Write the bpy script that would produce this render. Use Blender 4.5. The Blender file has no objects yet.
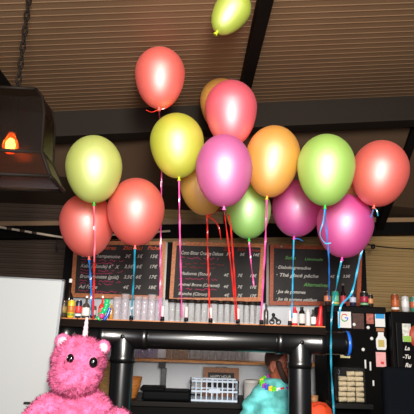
import bpy, bmesh, math, random
from mathutils import Vector, Matrix, Euler, noise
random.seed(7)
S = bpy.context.scene
C = S.collection
PI = math.pi

# ------------------------------------------------------------------ camera
F = 520.0                                  # focal length for the 414 px frame
EYE = Vector((0, 0, 1.5))
PITCH, YAW, ROLL = math.atan(124 / F), math.radians(1.5), 0.033
fw = Vector((math.sin(YAW) * math.cos(PITCH), math.cos(YAW) * math.cos(PITCH), math.sin(PITCH)))
r0 = fw.cross(Vector((0, 0, 1))).normalized()
u0 = r0.cross(fw).normalized()
RX = math.cos(ROLL) * r0 + math.sin(ROLL) * u0
UX = -math.sin(ROLL) * r0 + math.cos(ROLL) * u0
cam = bpy.data.cameras.new('camera')
cam.sensor_width = 36
cam.lens = 36 * F / 414
cam.clip_start = 0.02
co = bpy.data.objects.new('camera', cam)
C.objects.link(co)
co.matrix_world = Matrix(((RX.x, UX.x, -fw.x, EYE.x), (RX.y, UX.y, -fw.y, EYE.y), (RX.z, UX.z, -fw.z, EYE.z), (0, 0, 0, 1)))
S.camera = co

# ------------------------------------------------------------------ world, lights, exposure
w = bpy.data.worlds.new('world')
S.world = w
w.use_nodes = True
bg = w.node_tree.nodes['Background']
bg.inputs[0].default_value = (0.62, 0.74, 0.9, 1)
bg.inputs[1].default_value = 0.09
fl = bpy.data.lights.new('open_door_light', 'AREA')         # tall bright door opening behind the photographer
fl.shape = 'RECTANGLE'
fl.size, fl.size_y = 0.55, 1.25
fl.energy = 250
fl.color = (1.0, 0.94, 0.86)
flo = bpy.data.objects.new('open_door_light', fl)
C.objects.link(flo)
flo.location = (0.25, -0.9, 2.4)
flo.rotation_euler = (math.radians(90), 0, 0)
dl = bpy.data.lights.new('terrace_daylight', 'AREA')       # daylight from the open terrace behind the photographer
dl.shape = 'RECTANGLE'
dl.size, dl.size_y = 3.0, 1.8
dl.energy = 65
dl.color = (0.95, 0.96, 1.0)
dlo = bpy.data.objects.new('terrace_daylight', dl)
C.objects.link(dlo)
dlo.location = (-1.0, -1.6, 1.7)
dlo.rotation_euler = (math.radians(90), 0, 0)
cf = bpy.data.lights.new('camera_flash', 'AREA')
cf.shape = 'DISK'
cf.size = 0.3
cf.energy = 34
cf.color = (1.0, 0.96, 0.9)
cfo = bpy.data.objects.new('camera_flash', cf)
C.objects.link(cfo)
cfo.location = (0.06, -0.08, 1.72)
cfo.rotation_euler = fw.to_track_quat('-Z', 'Y').to_euler()
S.view_settings.view_transform = 'Standard'
S.view_settings.look = 'None'
S.view_settings.gamma = 1
S.view_settings.use_curve_mapping = False
S.view_settings.exposure = 0.0
S.cycles.transparent_max_bounces = 32


# ------------------------------------------------------------------ helpers
def ray(px, py):
    return (fw * F + RX * (px - 207) + UX * (207 - py)).normalized()


def at(px, py, Y):
    d = ray(px, py)
    return EYE + d * ((Y - EYE.y) / d.y)


def mpp(p):                                # metres that one pixel spans at point p
    return (p - EYE).dot(fw) / F


def lin(c):
    return tuple((x / 12.92 if x <= 0.04045 else ((x + 0.055) / 1.055) ** 2.4) for x in (v / 255 for v in c))


MATS = {}


def mat(name, rgb, rough=0.5, metal=0.0, spec=0.5, emit=0, bump=0, bscale=40, vary=0, vscale=8, coat=0, alpha=None):
    if name in MATS:
        return MATS[name]
    m = bpy.data.materials.new(name)
    m.use_nodes = True
    nt = m.node_tree
    b = nt.nodes['Principled BSDF']
    c = (*lin(rgb), 1)
    b.inputs['Base Color'].default_value = c
    b.inputs['Roughness'].default_value = rough
    b.inputs['Metallic'].default_value = metal
    b.inputs['Specular IOR Level'].default_value = spec
    b.inputs['Coat Weight'].default_value = coat
    if emit:
        b.inputs['Emission Color'].default_value = c
        b.inputs['Emission Strength'].default_value = emit
    if vary or bump:
        tc = nt.nodes.new('ShaderNodeTexCoord')
        n = nt.nodes.new('ShaderNodeTexNoise')
        n.inputs['Scale'].default_value = vscale if vary else bscale
        n.inputs['Detail'].default_value = 5
        nt.links.new(tc.outputs['Object'], n.inputs['Vector'])
        if vary:
            r = nt.nodes.new('ShaderNodeValToRGB')
            r.color_ramp.elements[0].position = 0.3
            r.color_ramp.elements[1].position = 0.72
            r.color_ramp.elements[0].color = tuple(x * (1 - vary) for x in c[:3]) + (1,)
            r.color_ramp.elements[1].color = tuple(min(1, x * (1 + vary)) for x in c[:3]) + (1,)
            nt.links.new(n.outputs['Fac'], r.inputs['Fac'])
            nt.links.new(r.outputs['Color'], b.inputs['Base Color'])
        if bump:
            n2 = nt.nodes.new('ShaderNodeTexNoise')
            n2.inputs['Scale'].default_value = bscale
            nt.links.new(tc.outputs['Object'], n2.inputs['Vector'])
            bp = nt.nodes.new('ShaderNodeBump')
            bp.inputs['Strength'].default_value = bump
            bp.inputs['Distance'].default_value = 0.01
            nt.links.new(n2.outputs['Fac'], bp.inputs['Height'])
            nt.links.new(bp.outputs['Normal'], b.inputs['Normal'])
    MATS[name] = m
    return m


def wood(name, rgb, scale=(3, 30, 30), rough=0.5):
    if name in MATS:
        return MATS[name]
    m = mat(name, rgb, rough)
    nt = m.node_tree
    b = nt.nodes['Principled BSDF']
    tc = nt.nodes.new('ShaderNodeTexCoord')
    mp = nt.nodes.new('ShaderNodeMapping')
    mp.inputs['Scale'].default_value = scale
    n = nt.nodes.new('ShaderNodeTexNoise')
    n.inputs['Scale'].default_value = 3
    n.inputs['Detail'].default_value = 6
    r = nt.nodes.new('ShaderNodeValToRGB')
    c = lin(rgb)
    r.color_ramp.elements[0].position = 0.3
    r.color_ramp.elements[1].position = 0.7
    r.color_ramp.elements[0].color = tuple(x * 0.6 for x in c) + (1,)
    r.color_ramp.elements[1].color = tuple(min(1, x * 1.25) for x in c) + (1,)
    L = nt.links.new
    L(tc.outputs['Object'], mp.inputs['Vector'])
    L(mp.outputs['Vector'], n.inputs['Vector'])
    L(n.outputs['Fac'], r.inputs['Fac'])
    L(r.outputs['Color'], b.inputs['Base Color'])
    return m


def balloon_mat(name, rgb):
    if name in MATS:
        return MATS[name]
    m = bpy.data.materials.new(name)
    m.use_nodes = True
    nt = m.node_tree
    nt.nodes.clear()
    out = nt.nodes.new('ShaderNodeOutputMaterial')
    c = lin(rgb)
    L = nt.links.new
    d = nt.nodes.new('ShaderNodeBsdfDiffuse')
    d.inputs['Color'].default_value = (*c, 1)
    t = nt.nodes.new('ShaderNodeBsdfTranslucent')
    t.inputs['Color'].default_value = (*c, 1)
    g = nt.nodes.new('ShaderNodeBsdfGlossy')             # pearl pigment
    g.inputs['Color'].default_value = tuple(0.3 * x + 0.7 for x in c) + (1,)
    g.inputs['Roughness'].default_value = 0.56
    g2 = nt.nodes.new('ShaderNodeBsdfGlossy')
    g2.inputs['Color'].default_value = (1, 1, 1, 1)
    g2.inputs['Roughness'].default_value = 0.12
    m1, m2, m3 = (nt.nodes.new('ShaderNodeMixShader') for _ in range(3))
    m1.inputs[0].default_value = 0.22
    m2.inputs[0].default_value = 0.36
    m3.inputs[0].default_value = 0.01
    L(d.outputs[0], m1.inputs[1])
    L(t.outputs[0], m1.inputs[2])
    L(m1.outputs[0], m2.inputs[1])
    L(g.outputs[0], m2.inputs[2])
    L(m2.outputs[0], m3.inputs[1])
    L(g2.outputs[0], m3.inputs[2])
    tp = nt.nodes.new('ShaderNodeBsdfTransparent')       # thin latex lets some tinted light through
    tp.inputs['Color'].default_value = (*c, 1)
    m4 = nt.nodes.new('ShaderNodeMixShader')
    m4.inputs[0].default_value = 0.2
    L(m3.outputs[0], m4.inputs[1])
    L(tp.outputs[0], m4.inputs[2])
    L(m4.outputs[0], out.inputs[0])
    MATS[name] = m
    return m


def clear_mat(name, tint=(235, 235, 240), fac=0.3, rough=0.08, milk=0.12):
    if name in MATS:
        return MATS[name]
    m = bpy.data.materials.new(name)
    m.use_nodes = True
    nt = m.node_tree
    nt.nodes.clear()
    L = nt.links.new
    out = nt.nodes.new('ShaderNodeOutputMaterial')
    tr = nt.nodes.new('ShaderNodeBsdfTransparent')
    tr.inputs['Color'].default_value = (*lin(tint), 1)
    g = nt.nodes.new('ShaderNodeBsdfGlossy')
    g.inputs['Roughness'].default_value = rough
    d = nt.nodes.new('ShaderNodeBsdfDiffuse')
    d.inputs['Color'].default_value = (*lin(tint), 1)
    lw = nt.nodes.new('ShaderNodeLayerWeight')
    lw.inputs['Blend'].default_value = 0.5
    pw = nt.nodes.new('ShaderNodeMath')
    pw.operation = 'POWER'
    pw.inputs[1].default_value = 4.0
    fr = nt.nodes.new('ShaderNodeMath')
    fr.operation = 'MULTIPLY_ADD'
    fr.inputs[1].default_value = fac
    fr.inputs[2].default_value = 0.03
    L(lw.outputs['Facing'], pw.inputs[0])
    L(pw.outputs[0], fr.inputs[0])
    tl = nt.nodes.new('ShaderNodeBsdfTranslucent')
    tl.inputs['Color'].default_value = (*lin(tint), 1)
    dm = nt.nodes.new('ShaderNodeMixShader')
    dm.inputs[0].default_value = 0.35
    L(d.outputs[0], dm.inputs[1])
    L(tl.outputs[0], dm.inputs[2])
    a, b = nt.nodes.new('ShaderNodeMixShader'), nt.nodes.new('ShaderNodeMixShader')
    a.inputs[0].default_value = milk
    L(tr.outputs[0], a.inputs[1])
    L(dm.outputs[0], a.inputs[2])
    L(fr.outputs[0], b.inputs[0])
    L(a.outputs[0], b.inputs[1])
    L(g.outputs[0], b.inputs[2])
    L(b.outputs[0], out.inputs[0])
    MATS[name] = m
    return m


def wloc(o):
    v = Vector((0, 0, 0))
    while o:
        v += o.location
        o = o.parent
    return v


class MB:
    def __init__(self):
        self.bm = bmesh.new()

    def box(self, c, s, rot=None, bevel=0):
        g = bmesh.ops.create_cube(self.bm, size=1)
        vs = g['verts']
        if bevel:
            for v in vs:
                v.co = Vector((v.co.x * s[0], v.co.y * s[1], v.co.z * s[2]))
            es = list({e for v in vs for e in v.link_edges})
            r = bmesh.ops.bevel(self.bm, geom=es, offset=bevel, segments=3, affect='EDGES', profile=0.5)
            vs = list({v for f in r['faces'] for v in f.verts} | {v for v in vs if v.is_valid})
            sc = (1, 1, 1)
        else:
            sc = s
        R = Euler(rot).to_matrix() if rot else Matrix.Identity(3)
        for v in vs:
            v.co = R @ Vector((v.co.x * sc[0], v.co.y * sc[1], v.co.z * sc[2])) + Vector(c)
        return self

    def quadbox(self, pts, d):             # four coplanar corners pushed along d
        a = [self.bm.verts.new(p) for p in pts]
        b = [self.bm.verts.new(Vector(p) + Vector(d)) for p in pts]
        n = len(a)
        self.bm.faces.new(a)
        self.bm.faces.new(b[::-1])
        for i in range(n):
            self.bm.faces.new((a[i], b[i], b[(i + 1) % n], a[(i + 1) % n]))
        return self

    def lathe(self, prof, c=(0, 0, 0), seg=24, axis=None, sx=1, sy=1):
        M = Vector((0, 0, 1)).rotation_difference(Vector(axis)).to_matrix() if axis else Matrix.Identity(3)
        c = Vector(c)
        rings = []
        for r, z in prof:
            if r < 1e-6:
                rings.append([self.bm.verts.new(M @ Vector((0, 0, z)) + c)])
            else:
                rings.append([self.bm.verts.new(M @ Vector((r * sx * math.cos(2 * PI * k / seg), r * sy * math.sin(2 * PI * k / seg), z)) + c) for k in range(seg)])
        for A, B in zip(rings, rings[1:]):
            for k in range(seg):
                k2 = (k + 1) % seg
                if len(A) == 1 and len(B) == 1:
                    continue
                if len(A) == 1:
                    f = self.bm.faces.new((A[0], B[k2], B[k]))
                elif len(B) == 1:
                    f = self.bm.faces.new((A[k], A[k2], B[0]))
                else:
                    f = self.bm.faces.new((A[k], A[k2], B[k2], B[k]))
                f.smooth = True
        return self

    def cyl(self, p0, p1, r0, r1=None, seg=20, cap=True):
        r1 = r0 if r1 is None else r1
        p0, p1 = Vector(p0), Vector(p1)
        L = (p1 - p0).length
        e = min(r0, r1) * 0.06
        pr = [(r0, 0), (r1, L)]
        if cap:
            pr = [(0, 0), (r0 - e, 0), (r0, e), (r1, L - e), (r1 - e, L), (0, L)]
        return self.lathe(pr, p0, seg, (p1 - p0))

    def tube(self, pts, r, seg=8):
        pts = [Vector(p) for p in pts]
        rs = r if isinstance(r, (list, tuple)) else [r] * len(pts)
        prev = None
        n0 = None
        for i, p in enumerate(pts):
            t = (pts[min(i + 1, len(pts) - 1)] - pts[max(i - 1, 0)]).normalized()
            if n0 is None:
                n0 = t.orthogonal().normalized()
            n0 = (n0 - t * n0.dot(t)).normalized()
            b = t.cross(n0)
            ring = [self.bm.verts.new(p + (n0 * math.cos(2 * PI * k / seg) + b * math.sin(2 * PI * k / seg)) * rs[i]) for k in range(seg)]
            if prev:
                for k in range(seg):
                    f = self.bm.faces.new((prev[k], prev[(k + 1) % seg], ring[(k + 1) % seg], ring[k]))
                    f.smooth = True
            else:
                self.bm.faces.new(ring[::-1])
            prev = ring
        self.bm.faces.new(prev)
        return self

    def strip(self, pts, width, thick=0.0012, twist=0.0, phase=0.0):
        pts = [Vector(p) for p in pts]
        prev = None
        acc = 0
        for i, p in enumerate(pts):
            t = (pts[min(i + 1, len(pts) - 1)] - pts[max(i - 1, 0)]).normalized()
            x = Vector((1, 0, 0)) if abs(t.x) < 0.9 else Vector((0, 0, 1))
            x = (x - t * x.dot(t)).normalized()
            y = t.cross(x)
            if i:
                acc += (p - pts[i - 1]).length
            a = phase + math.sin(acc * twist) * 0.9
            n = x * math.cos(a) + y * math.sin(a)
            b = t.cross(n)
            ring = [self.bm.verts.new(p + n * sx * width / 2 + b * sy * thick / 2) for sx, sy in ((-1, -1), (1, -1), (1, 1), (-1, 1))]
            if prev:
                for k in range(4):
                    self.bm.faces.new((prev[k], prev[(k + 1) % 4], ring[(k + 1) % 4], ring[k]))
            else:
                self.bm.faces.new(ring[::-1])
            prev = ring
        self.bm.faces.new(prev)
        return self

    def ball(self, c, r, seg=20, rings=12, rot=None):
        r = (r, r, r) if not isinstance(r, (tuple, list)) else r
        g = bmesh.ops.create_uvsphere(self.bm, u_segments=seg, v_segments=rings, radius=1)
        R = Euler(rot).to_matrix() if rot else Matrix.Identity(3)
        for v in g['verts']:
            v.co = R @ Vector((v.co.x * r[0], v.co.y * r[1], v.co.z * r[2])) + Vector(c)
            for f in v.link_faces:
                f.smooth = True
        return self

    def build(self, name, m, parent=None, world=False, loc=None, mesh=None):
        bmesh.ops.recalc_face_normals(self.bm, faces=self.bm.faces)
        off = Vector((0, 0, 0))
        if parent is not None and world:
            off = wloc(parent)
        if loc is not None:
            off = Vector(loc)
        if off.length > 0:
            for v in self.bm.verts:
                v.co -= off
        me = bpy.data.meshes.new(name)
        self.bm.to_mesh(me)
        self.bm.free()
        o = bpy.data.objects.new(name, me)
        C.objects.link(o)
        if parent is not None:
            o.parent = parent
        elif loc is not None:
            o.location = off
        for k in (m if isinstance(m, (list, tuple)) else [m]):
            me.materials.append(k)
        return o


def tag(o, label=None, cat=None, group=None, kind=None):
    if label:
        o['label'] = label
    if cat:
        o['category'] = cat
    if group:
        o['group'] = group
    if kind:
        o['kind'] = kind
    return o


def thing(name, loc, label, cat, group=None):
    o = bpy.data.objects.new(name, None)
    o.empty_display_size = 0.05
    C.objects.link(o)
    o.location = loc
    return tag(o, label, cat, group)


def dup(root, loc, label=None, rz=0, scale=None):
    r = root.copy()
    C.objects.link(r)
    r.location = loc
    r.rotation_euler = (0, 0, rz)
    if scale:
        r.scale = scale
    if label:
        r['label'] = label
    for ch in list(root.children):
        c = ch.copy()
        C.objects.link(c)
        c.parent = r
        for g in list(ch.children):
            d = g.copy()
            C.objects.link(d)
            d.parent = c
    return r


def struct(o):
    o['kind'] = 'structure'
    return o


def text_mesh(body, size, name='writing', shear=0.25, bold=0.0, space=1.0):
    cu = bpy.data.curves.new(name, 'FONT')
    cu.body = body
    cu.size = size
    cu.shear = shear
    cu.offset = bold
    cu.space_character = space
    cu.extrude = 0.0006
    o = bpy.data.objects.new(name, cu)
    C.objects.link(o)
    dg = bpy.context.evaluated_depsgraph_get()
    dg.update()
    me = bpy.data.meshes.new_from_object(o.evaluated_get(dg))
    C.objects.unlink(o)
    bpy.data.objects.remove(o)
    return me


def write(mb, body, size, pos, rx=PI / 2, rz=0.0, shear=0.25, bold=0.0, fit=None, space=1.0):
    me = text_mesh(body, size, shear=shear, bold=bold, space=space)
    k = 1.0
    if fit and me.vertices:
        x = max(v.co.x for v in me.vertices)
        k = fit / x
    R = Euler((rx, 0, rz)).to_matrix()
    n = len(mb.bm.verts)
    mb.bm.from_mesh(me)
    mb.bm.verts.ensure_lookup_table()
    for v in mb.bm.verts[n:]:
        v.co = R @ Vector((v.co.x * k, v.co.y * min(1.15, max(k, 0.8)), v.co.z)) + Vector(pos)
    bpy.data.meshes.remove(me)


def scribble(mb, x0, x1, y, z, h, wd=0.006, seed=0):
    rnd = random.Random(seed)
    x = x0
    pts = []
    while x < x1:
        pts.append((x, y, z + rnd.uniform(-0.5, 0.5) * h))
        x += rnd.uniform(0.006, 0.016)
        if rnd.random() < 0.14 and len(pts) > 2:
            mb.tube(pts, wd * 0.5, 4)
            pts = []
            x += 0.015
    if len(pts) > 1:
        mb.tube(pts, wd * 0.5, 4)


def bez(pts, n=24):                        # Catmull-Rom through pts
    pts = [Vector(p) for p in pts]
    P = [pts[0] * 2 - pts[1]] + pts + [pts[-1] * 2 - pts[-2]]
    out = []
    per = max(2, n // (len(pts) - 1))
    for i in range(1, len(P) - 2):
        for k in range(per):
            t = k / per
            a, b, c, d = P[i - 1], P[i], P[i + 1], P[i + 2]
            out.append(0.5 * (2 * b + (c - a) * t + (2 * a - 5 * b + 4 * c - d) * t * t + (3 * b - a - 3 * c + d) * t ** 3))
    out.append(pts[-1])
    return out


def blob(mb, voxel=0.012, smooth=6):       # one continuous skin over overlapping shapes
    me = bpy.data.meshes.new('tmp')
    bmesh.ops.recalc_face_normals(mb.bm, faces=mb.bm.faces)
    mb.bm.to_mesh(me)
    mb.bm.free()
    o = bpy.data.objects.new('tmp', me)
    C.objects.link(o)
    r = o.modifiers.new('r', 'REMESH')
    r.mode = 'VOXEL'
    r.voxel_size = voxel
    s = o.modifiers.new('s', 'SMOOTH')
    s.iterations = smooth
    s.factor = 0.5
    dg = bpy.context.evaluated_depsgraph_get()
    dg.update()
    res = bpy.data.meshes.new_from_object(o.evaluated_get(dg))
    bpy.data.objects.remove(o)
    out = MB()
    out.bm.from_mesh(res)
    bpy.data.meshes.remove(res)
    for f in out.bm.faces:
        f.smooth = True
    return out


def fuzz(mb, n, length, wd, seed=1):
    rnd = random.Random(seed)
    fs = list(mb.bm.faces)
    ar = [f.calc_area() for f in fs]
    picks = rnd.choices(fs, weights=ar, k=n)
    data = []
    for f in picks:
        vs = [v.co for v in f.verts]
        ws = [rnd.random() for _ in vs]
        sw = sum(ws)
        p = sum((v * (x / sw) for v, x in zip(vs, ws)), Vector((0, 0, 0)))
        data.append((p, f.normal.copy()))
    for p, nrm in data:
        d = (nrm + Vector((rnd.uniform(-.7, .7), rnd.uniform(-.7, .7), rnd.uniform(-1.0, .3)))).normalized()
        s = d.orthogonal().normalized()
        s = Matrix.Rotation(rnd.uniform(0, 2 * PI), 3, d) @ s
        b = d.cross(s)
        L = length * rnd.uniform(0.6, 1.25)
        q = p - nrm * 0.003
        a = [mb.bm.verts.new(q + (s * math.cos(k * 2.094) + b * math.sin(k * 2.094)) * wd) for k in range(3)]
        tip = mb.bm.verts.new(q + d * L)
        for k in range(3):
            f = mb.bm.faces.new((a[k], a[(k + 1) % 3], tip))
            f.smooth = True


ORD = ['first', 'second', 'third', 'fourth', 'fifth', 'sixth', 'seventh', 'eighth', 'ninth', 'tenth', 'eleventh', 'twelfth',
       'thirteenth', 'fourteenth', 'fifteenth', 'sixteenth', 'seventeenth', 'eighteenth', 'nineteenth', 'twentieth']

# ------------------------------------------------------------------ materials
BLACK = mat('black_metal', (16, 15, 15), 0.45, 0, 0.3)
PIPE = mat('pipe_black', (11, 11, 12), 0.29, 0.0, 1.0, coat=0.0)
PIPE.node_tree.nodes['Principled BSDF'].inputs['IOR'].default_value = 1.55
PIPE.node_tree.nodes['Principled BSDF'].inputs['Coat Roughness'].default_value = 0.2
BEAM = mat('beam_dark', (38, 32, 27), 0.7, 0, 0.1)
RAFT = mat('rafter_black', (13, 11, 10), 0.7, 0, 0.06)
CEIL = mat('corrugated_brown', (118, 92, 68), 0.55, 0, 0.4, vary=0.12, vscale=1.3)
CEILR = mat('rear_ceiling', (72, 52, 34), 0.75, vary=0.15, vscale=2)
TAN = mat('tan_sheet', (150, 122, 76), 0.6, vary=0.1, vscale=1.5)
SLATE = mat('slate', (58, 55, 55), 0.6, 0, 0.2, vary=0.25, vscale=4)
FRAMEW = wood('orange_wood', (210, 122, 62), (20, 20, 20))
SHELFW = wood('shelf_wood', (190, 118, 60), (3, 20, 20))
WHITE = mat('white', (232, 232, 230), 0.45)
SPLASH = mat('splash_panel', (224, 229, 236), 0.5)

# ------------------------------------------------------------------ structure
HC, SL = 1.72, 0.095                        # ceiling height above the eye at X=0, slope to the right


def ceil_z(x):
    return 1.5 + HC + SL * x


def on_ceil(px, py, drop=0.0):
    d = ray(px, py)
    t = (HC - drop) / (d.z - SL * d.x)
    return EYE + d * t


YB = on_ceil(207, 105).y                   # beam line
YW = 5.05                                  # rear wall


def corrugated(x0, x1, u0_, u1_, pitch, rib, depth, fn):
    """sheet with narrow ridges running along X; fn(x, u, d) -> point"""
    mb = MB()
    us = []
    u = u0_
    while u < u1_:
        us += [(u, 0), (u + pitch - 2.2 * rib, 0), (u + pitch - 1.6 * rib, depth), (u + pitch - 0.6 * rib, depth)]
        u += pitch
    us = [p for p in us if p[0] <= u1_]
    prev = None
    for u, d in us:
        row = [mb.bm.verts.new(fn(x0, u, d)), mb.bm.verts.new(fn(x1, u, d))]
        if prev:
            mb.bm.faces.new((prev[0], prev[1], row[1], row[0]))
        prev = row
    return mb


struct(corrugated(-4.5, 4.5, 0.6, YB + 0.1, 0.059, 0.0055, 0.0022, lambda x, u, d: Vector((x, u, ceil_z(x) - d))).build('ceiling', CEIL))
ZR = at(207, 213, YW).z
mb = MB()
for_x = [-4.5, 4.5]
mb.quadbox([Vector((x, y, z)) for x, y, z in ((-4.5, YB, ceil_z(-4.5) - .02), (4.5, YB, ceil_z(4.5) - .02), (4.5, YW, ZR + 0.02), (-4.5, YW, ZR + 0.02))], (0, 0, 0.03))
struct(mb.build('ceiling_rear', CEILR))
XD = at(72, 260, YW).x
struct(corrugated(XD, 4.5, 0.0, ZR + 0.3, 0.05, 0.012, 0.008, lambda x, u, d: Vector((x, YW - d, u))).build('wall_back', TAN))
struct(corrugated(-4.5, XD, 0.0, ZR + 0.3, 0.05, 0.012, 0.008, lambda x, u, d: Vector((x, YW - d, u))).build('wall_back_shaded', mat('shaded_sheet', (60, 43, 30), 0.7, vary=0.15, vscale=2)))  # left part of the back wall, its dimmer light put into a darker brown
struct(MB().box((0, 2.2, -0.02), (9, 6.2, 0.04)).build('floor', mat('floor_concrete', (96, 88, 80), 0.8, vary=0.2)))

# main steel beam: two flanges and a web, following the roof slope
zt = at(207, 104, YB).z
zb = at(207, 131, YB - 0.06).z
mb = MB()
for (za, zc_, hw) in ((zt - 0.014, zt, 0.075), (zb, zb + 0.014, 0.075), (zb + 0.014, zt - 0.014, 0.012)):
    mb.quadbox([Vector((-4.5, YB - hw, za - SL * 4.5)), Vector((4.5, YB - hw, za + SL * 4.5)), Vector((4.5, YB - hw, zc_ + SL * 4.5)), Vector((-4.5, YB - hw, zc_ - SL * 4.5))], (0, 2 * hw, 0))
struct(mb.build('beam_main', BEAM))


def rafter(name, px, py, wd=0.07, dp=0.11, y0=0.7, rear=True):
    p = on_ceil(px, py)
    x = p.x
    mb = MB()
    z0 = ceil_z(x) - 0.013
    mb.box((x, (y0 + YB - 0.09) / 2, z0 - dp / 2), (wd, YB - 0.09 - y0, dp))
    y1 = YB + 0.09
    if not rear:
        struct(mb.build(name, RAFT))
        return
    zr0 = ceil_z(x) - 0.06
    zr1 = ZR - 0.03
    mb.quadbox([Vector((x - wd / 2, y1, zr0)), Vector((x + wd / 2, y1, zr0)), Vector((x + wd / 2, YW - 0.15, zr1)), Vector((x - wd / 2, YW - 0.15, zr1))], (0, 0, -0.1))
    struct(mb.build(name, RAFT))


rafter('beam_centre', 258, 20)
rafter('beam_left', 10, 88, rear=False)
rafter('beam_right', 420, 100)

# rear wall-plate beam and pale trim strip above it
mb = MB()
a, b = at(0, 226, YW - 0.12), at(414, 222, YW - 0.12)
dirv = (b - a).normalized()
a, b = a - dirv * 3, b + dirv * 2
mb.quadbox([a, b, b - Vector((0, 0, .12)), a - Vector((0, 0, .12))], (0, 0.1, 0))
struct(mb.build('beam_back', RAFT))
mb = MB()
mb.quadbox([a + Vector((0, 0, .002)), b + Vector((0, 0, .002)), b + Vector((0, 0, .045)), a + Vector((0, 0, .045))], (0, 0.1, 0))
struct(mb.build('trim_1', mat('trim_tan', (132, 102, 72), 0.6)))

# pale splashback behind the bar, black panel behind the boards
YS = 4.88
zl = at(200, 400, YS).z
p0, p1 = at(64, 300, YS), at(372, 300, YS)
struct(MB().box(((p0.x + p1.x) / 2, YS + 0.03, (zl - .05 + 2.2) / 2), (p1.x - p0.x - 0.16, 0.04, 2.2 - zl + .05)).build('wall_splashback', SPLASH))
mb = MB()
for px in (132, 200, 214, 243, 275):
    q = at(px, 380, YS)
    mb.box((q.x, YS + 0.005, (zl + 1.70) / 2), (0.012, 0.008, 1.70 - zl))
struct(mb.build('trim_2', mat('joint_strip', (225, 228, 232), 0.4)))

# back counter (dark), continuous worktop on a cabinet
zbc = at(200, 399, 4.5).z
root = thing('back_counter', (0.0, 4.6, 0), 'dark back counter running behind the bar below the pale panels', 'counter')
xc1 = at(330, 400, 4.15).x - 0.02
MB().box(((xc1 - 2.0) / 2, 4.58, zbc / 2 - 0.02), (xc1 + 2.0, 0.56, zbc - 0.04)).build('cabinet_body', mat('counter_black', (14, 13, 13), 0.6, 0, 0.08), root, True)
MB().box(((xc1 - 2.0) / 2, 4.57, zbc - 0.02), (xc1 + 2.0, 0.6, 0.04), bevel=0.006).build('worktop', mat('worktop_dark', (24, 20, 18), 0.5, 0, 0.12), root, True)

# front bar counter (its top lies just under the frame)
ZC = 0.90
root = thing('bar_counter', (0.0, 3.3, 0), 'dark bar counter under the black pipe frame', 'counter')
MB().box((0.0, 3.3, ZC / 2 - 0.02), (3.9, 0.6, ZC - 0.04)).build('counter_body', mat('counter_black', (14, 13, 13), 0.6, 0, 0.08), root, True)
MB().box((0.0, 3.22, ZC - 0.02), (4.0, 0.86, 0.04), bevel=0.008).build('counter_top', mat('counter_top', (52, 34, 22), 0.4), root, True)

# ------------------------------------------------------------------ pipe frame on the bar
YP = 3.42
RP = 0.0715
pz = at(205, 339, YP).z
xl, xr = at(123.5, 345, YP).x, at(299.5, 345, YP).x
root = thing('pipe_frame', (0, YP, ZC), 'black steel pipe frame standing on the bar, holding the drinks shelf', 'pipe frame')
x_l, x_r = at(66, 335, YP).x, at(347, 340, YP).x
mb = MB()
mb.cyl((x_l, YP, pz), (x_r, YP, pz), RP, seg=40)
mb.build('horizontal_pipe', PIPE, root, True)
for x in (xl, xr):
    mb = MB()
    mb.lathe([(RP * 1.0, 0), (RP * 1.0, pz - ZC)], (x, YP, ZC), 40)
    po = mb.build('upright_pipe', PIPE, root, True)
    MB().lathe([(0, 0.001), (0.13, 0.001), (0.13, 0.014), (0.085, 0.018), (0.08, 0.03), (0.0716, 0.03)], (x, YP, ZC), 32).build('floor_flange', PIPE, po, True)
    mb = MB()                                  # tee fitting with rims
    mb.lathe([(RP, -0.155), (RP * 1.1, -0.155), (RP * 1.1, -0.12), (RP * 1.06, -0.115), (RP * 1.06, 0.115), (RP * 1.1, 0.12), (RP * 1.1, 0.155), (RP, 0.155)], (x, YP, pz), 40, (1, 0, 0))
    mb.lathe([(RP, -0.16), (RP * 1.1, -0.16), (RP * 1.1, -0.125), (RP * 1.06, -0.12), (RP * 1.06, 0)], (x, YP, pz), 40)
    mb.lathe([(0, 0), (0.010, 0), (0.013, -0.004), (0.0, -0.004)], (x, YP - RP * 1.06 - 0.004, pz), 16, (0, 1, 0))
    mb.build('tee_fitting', PIPE, root, True)
for x in (at(210, 339, YP).x,):
    pass
mb = MB()
mb.lathe([(RP, -0.02), (RP * 1.08, -0.02), (RP * 1.08, 0.02), (0, 0.02)], (x_r, YP, pz), 40, (1, 0, 0))
mb.build('end_cap', PIPE, root, True)
mb = MB()
mb.lathe([(RP, -0.06), (RP * 1.12, -0.06), (RP * 1.12, 0.05), (RP, 0.05), (0, 0.05)], (x_l, YP, pz), 40, (-1, 0, 0))
mb.build('end_cap', PIPE, root, True)

q = at(347, 340, YP)
tag(MB().lathe([(RP * 1.085, -0.009), (RP * 1.10, -0.009), (RP * 1.10, 0.009), (RP * 1.085, 0.009), (RP * 1.085, -0.009)], (x_r - 0.002, YP, pz), 40, (1, 0, 0)).build('ribbon_loop', mat('loop_blue', (30, 110, 225), 0.25, 0, 0.9), loc=(x_r - 0.002, YP, pz)),
    'bright blue ribbon loop wrapped round the right end of the pipe', 'ribbon')

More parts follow.
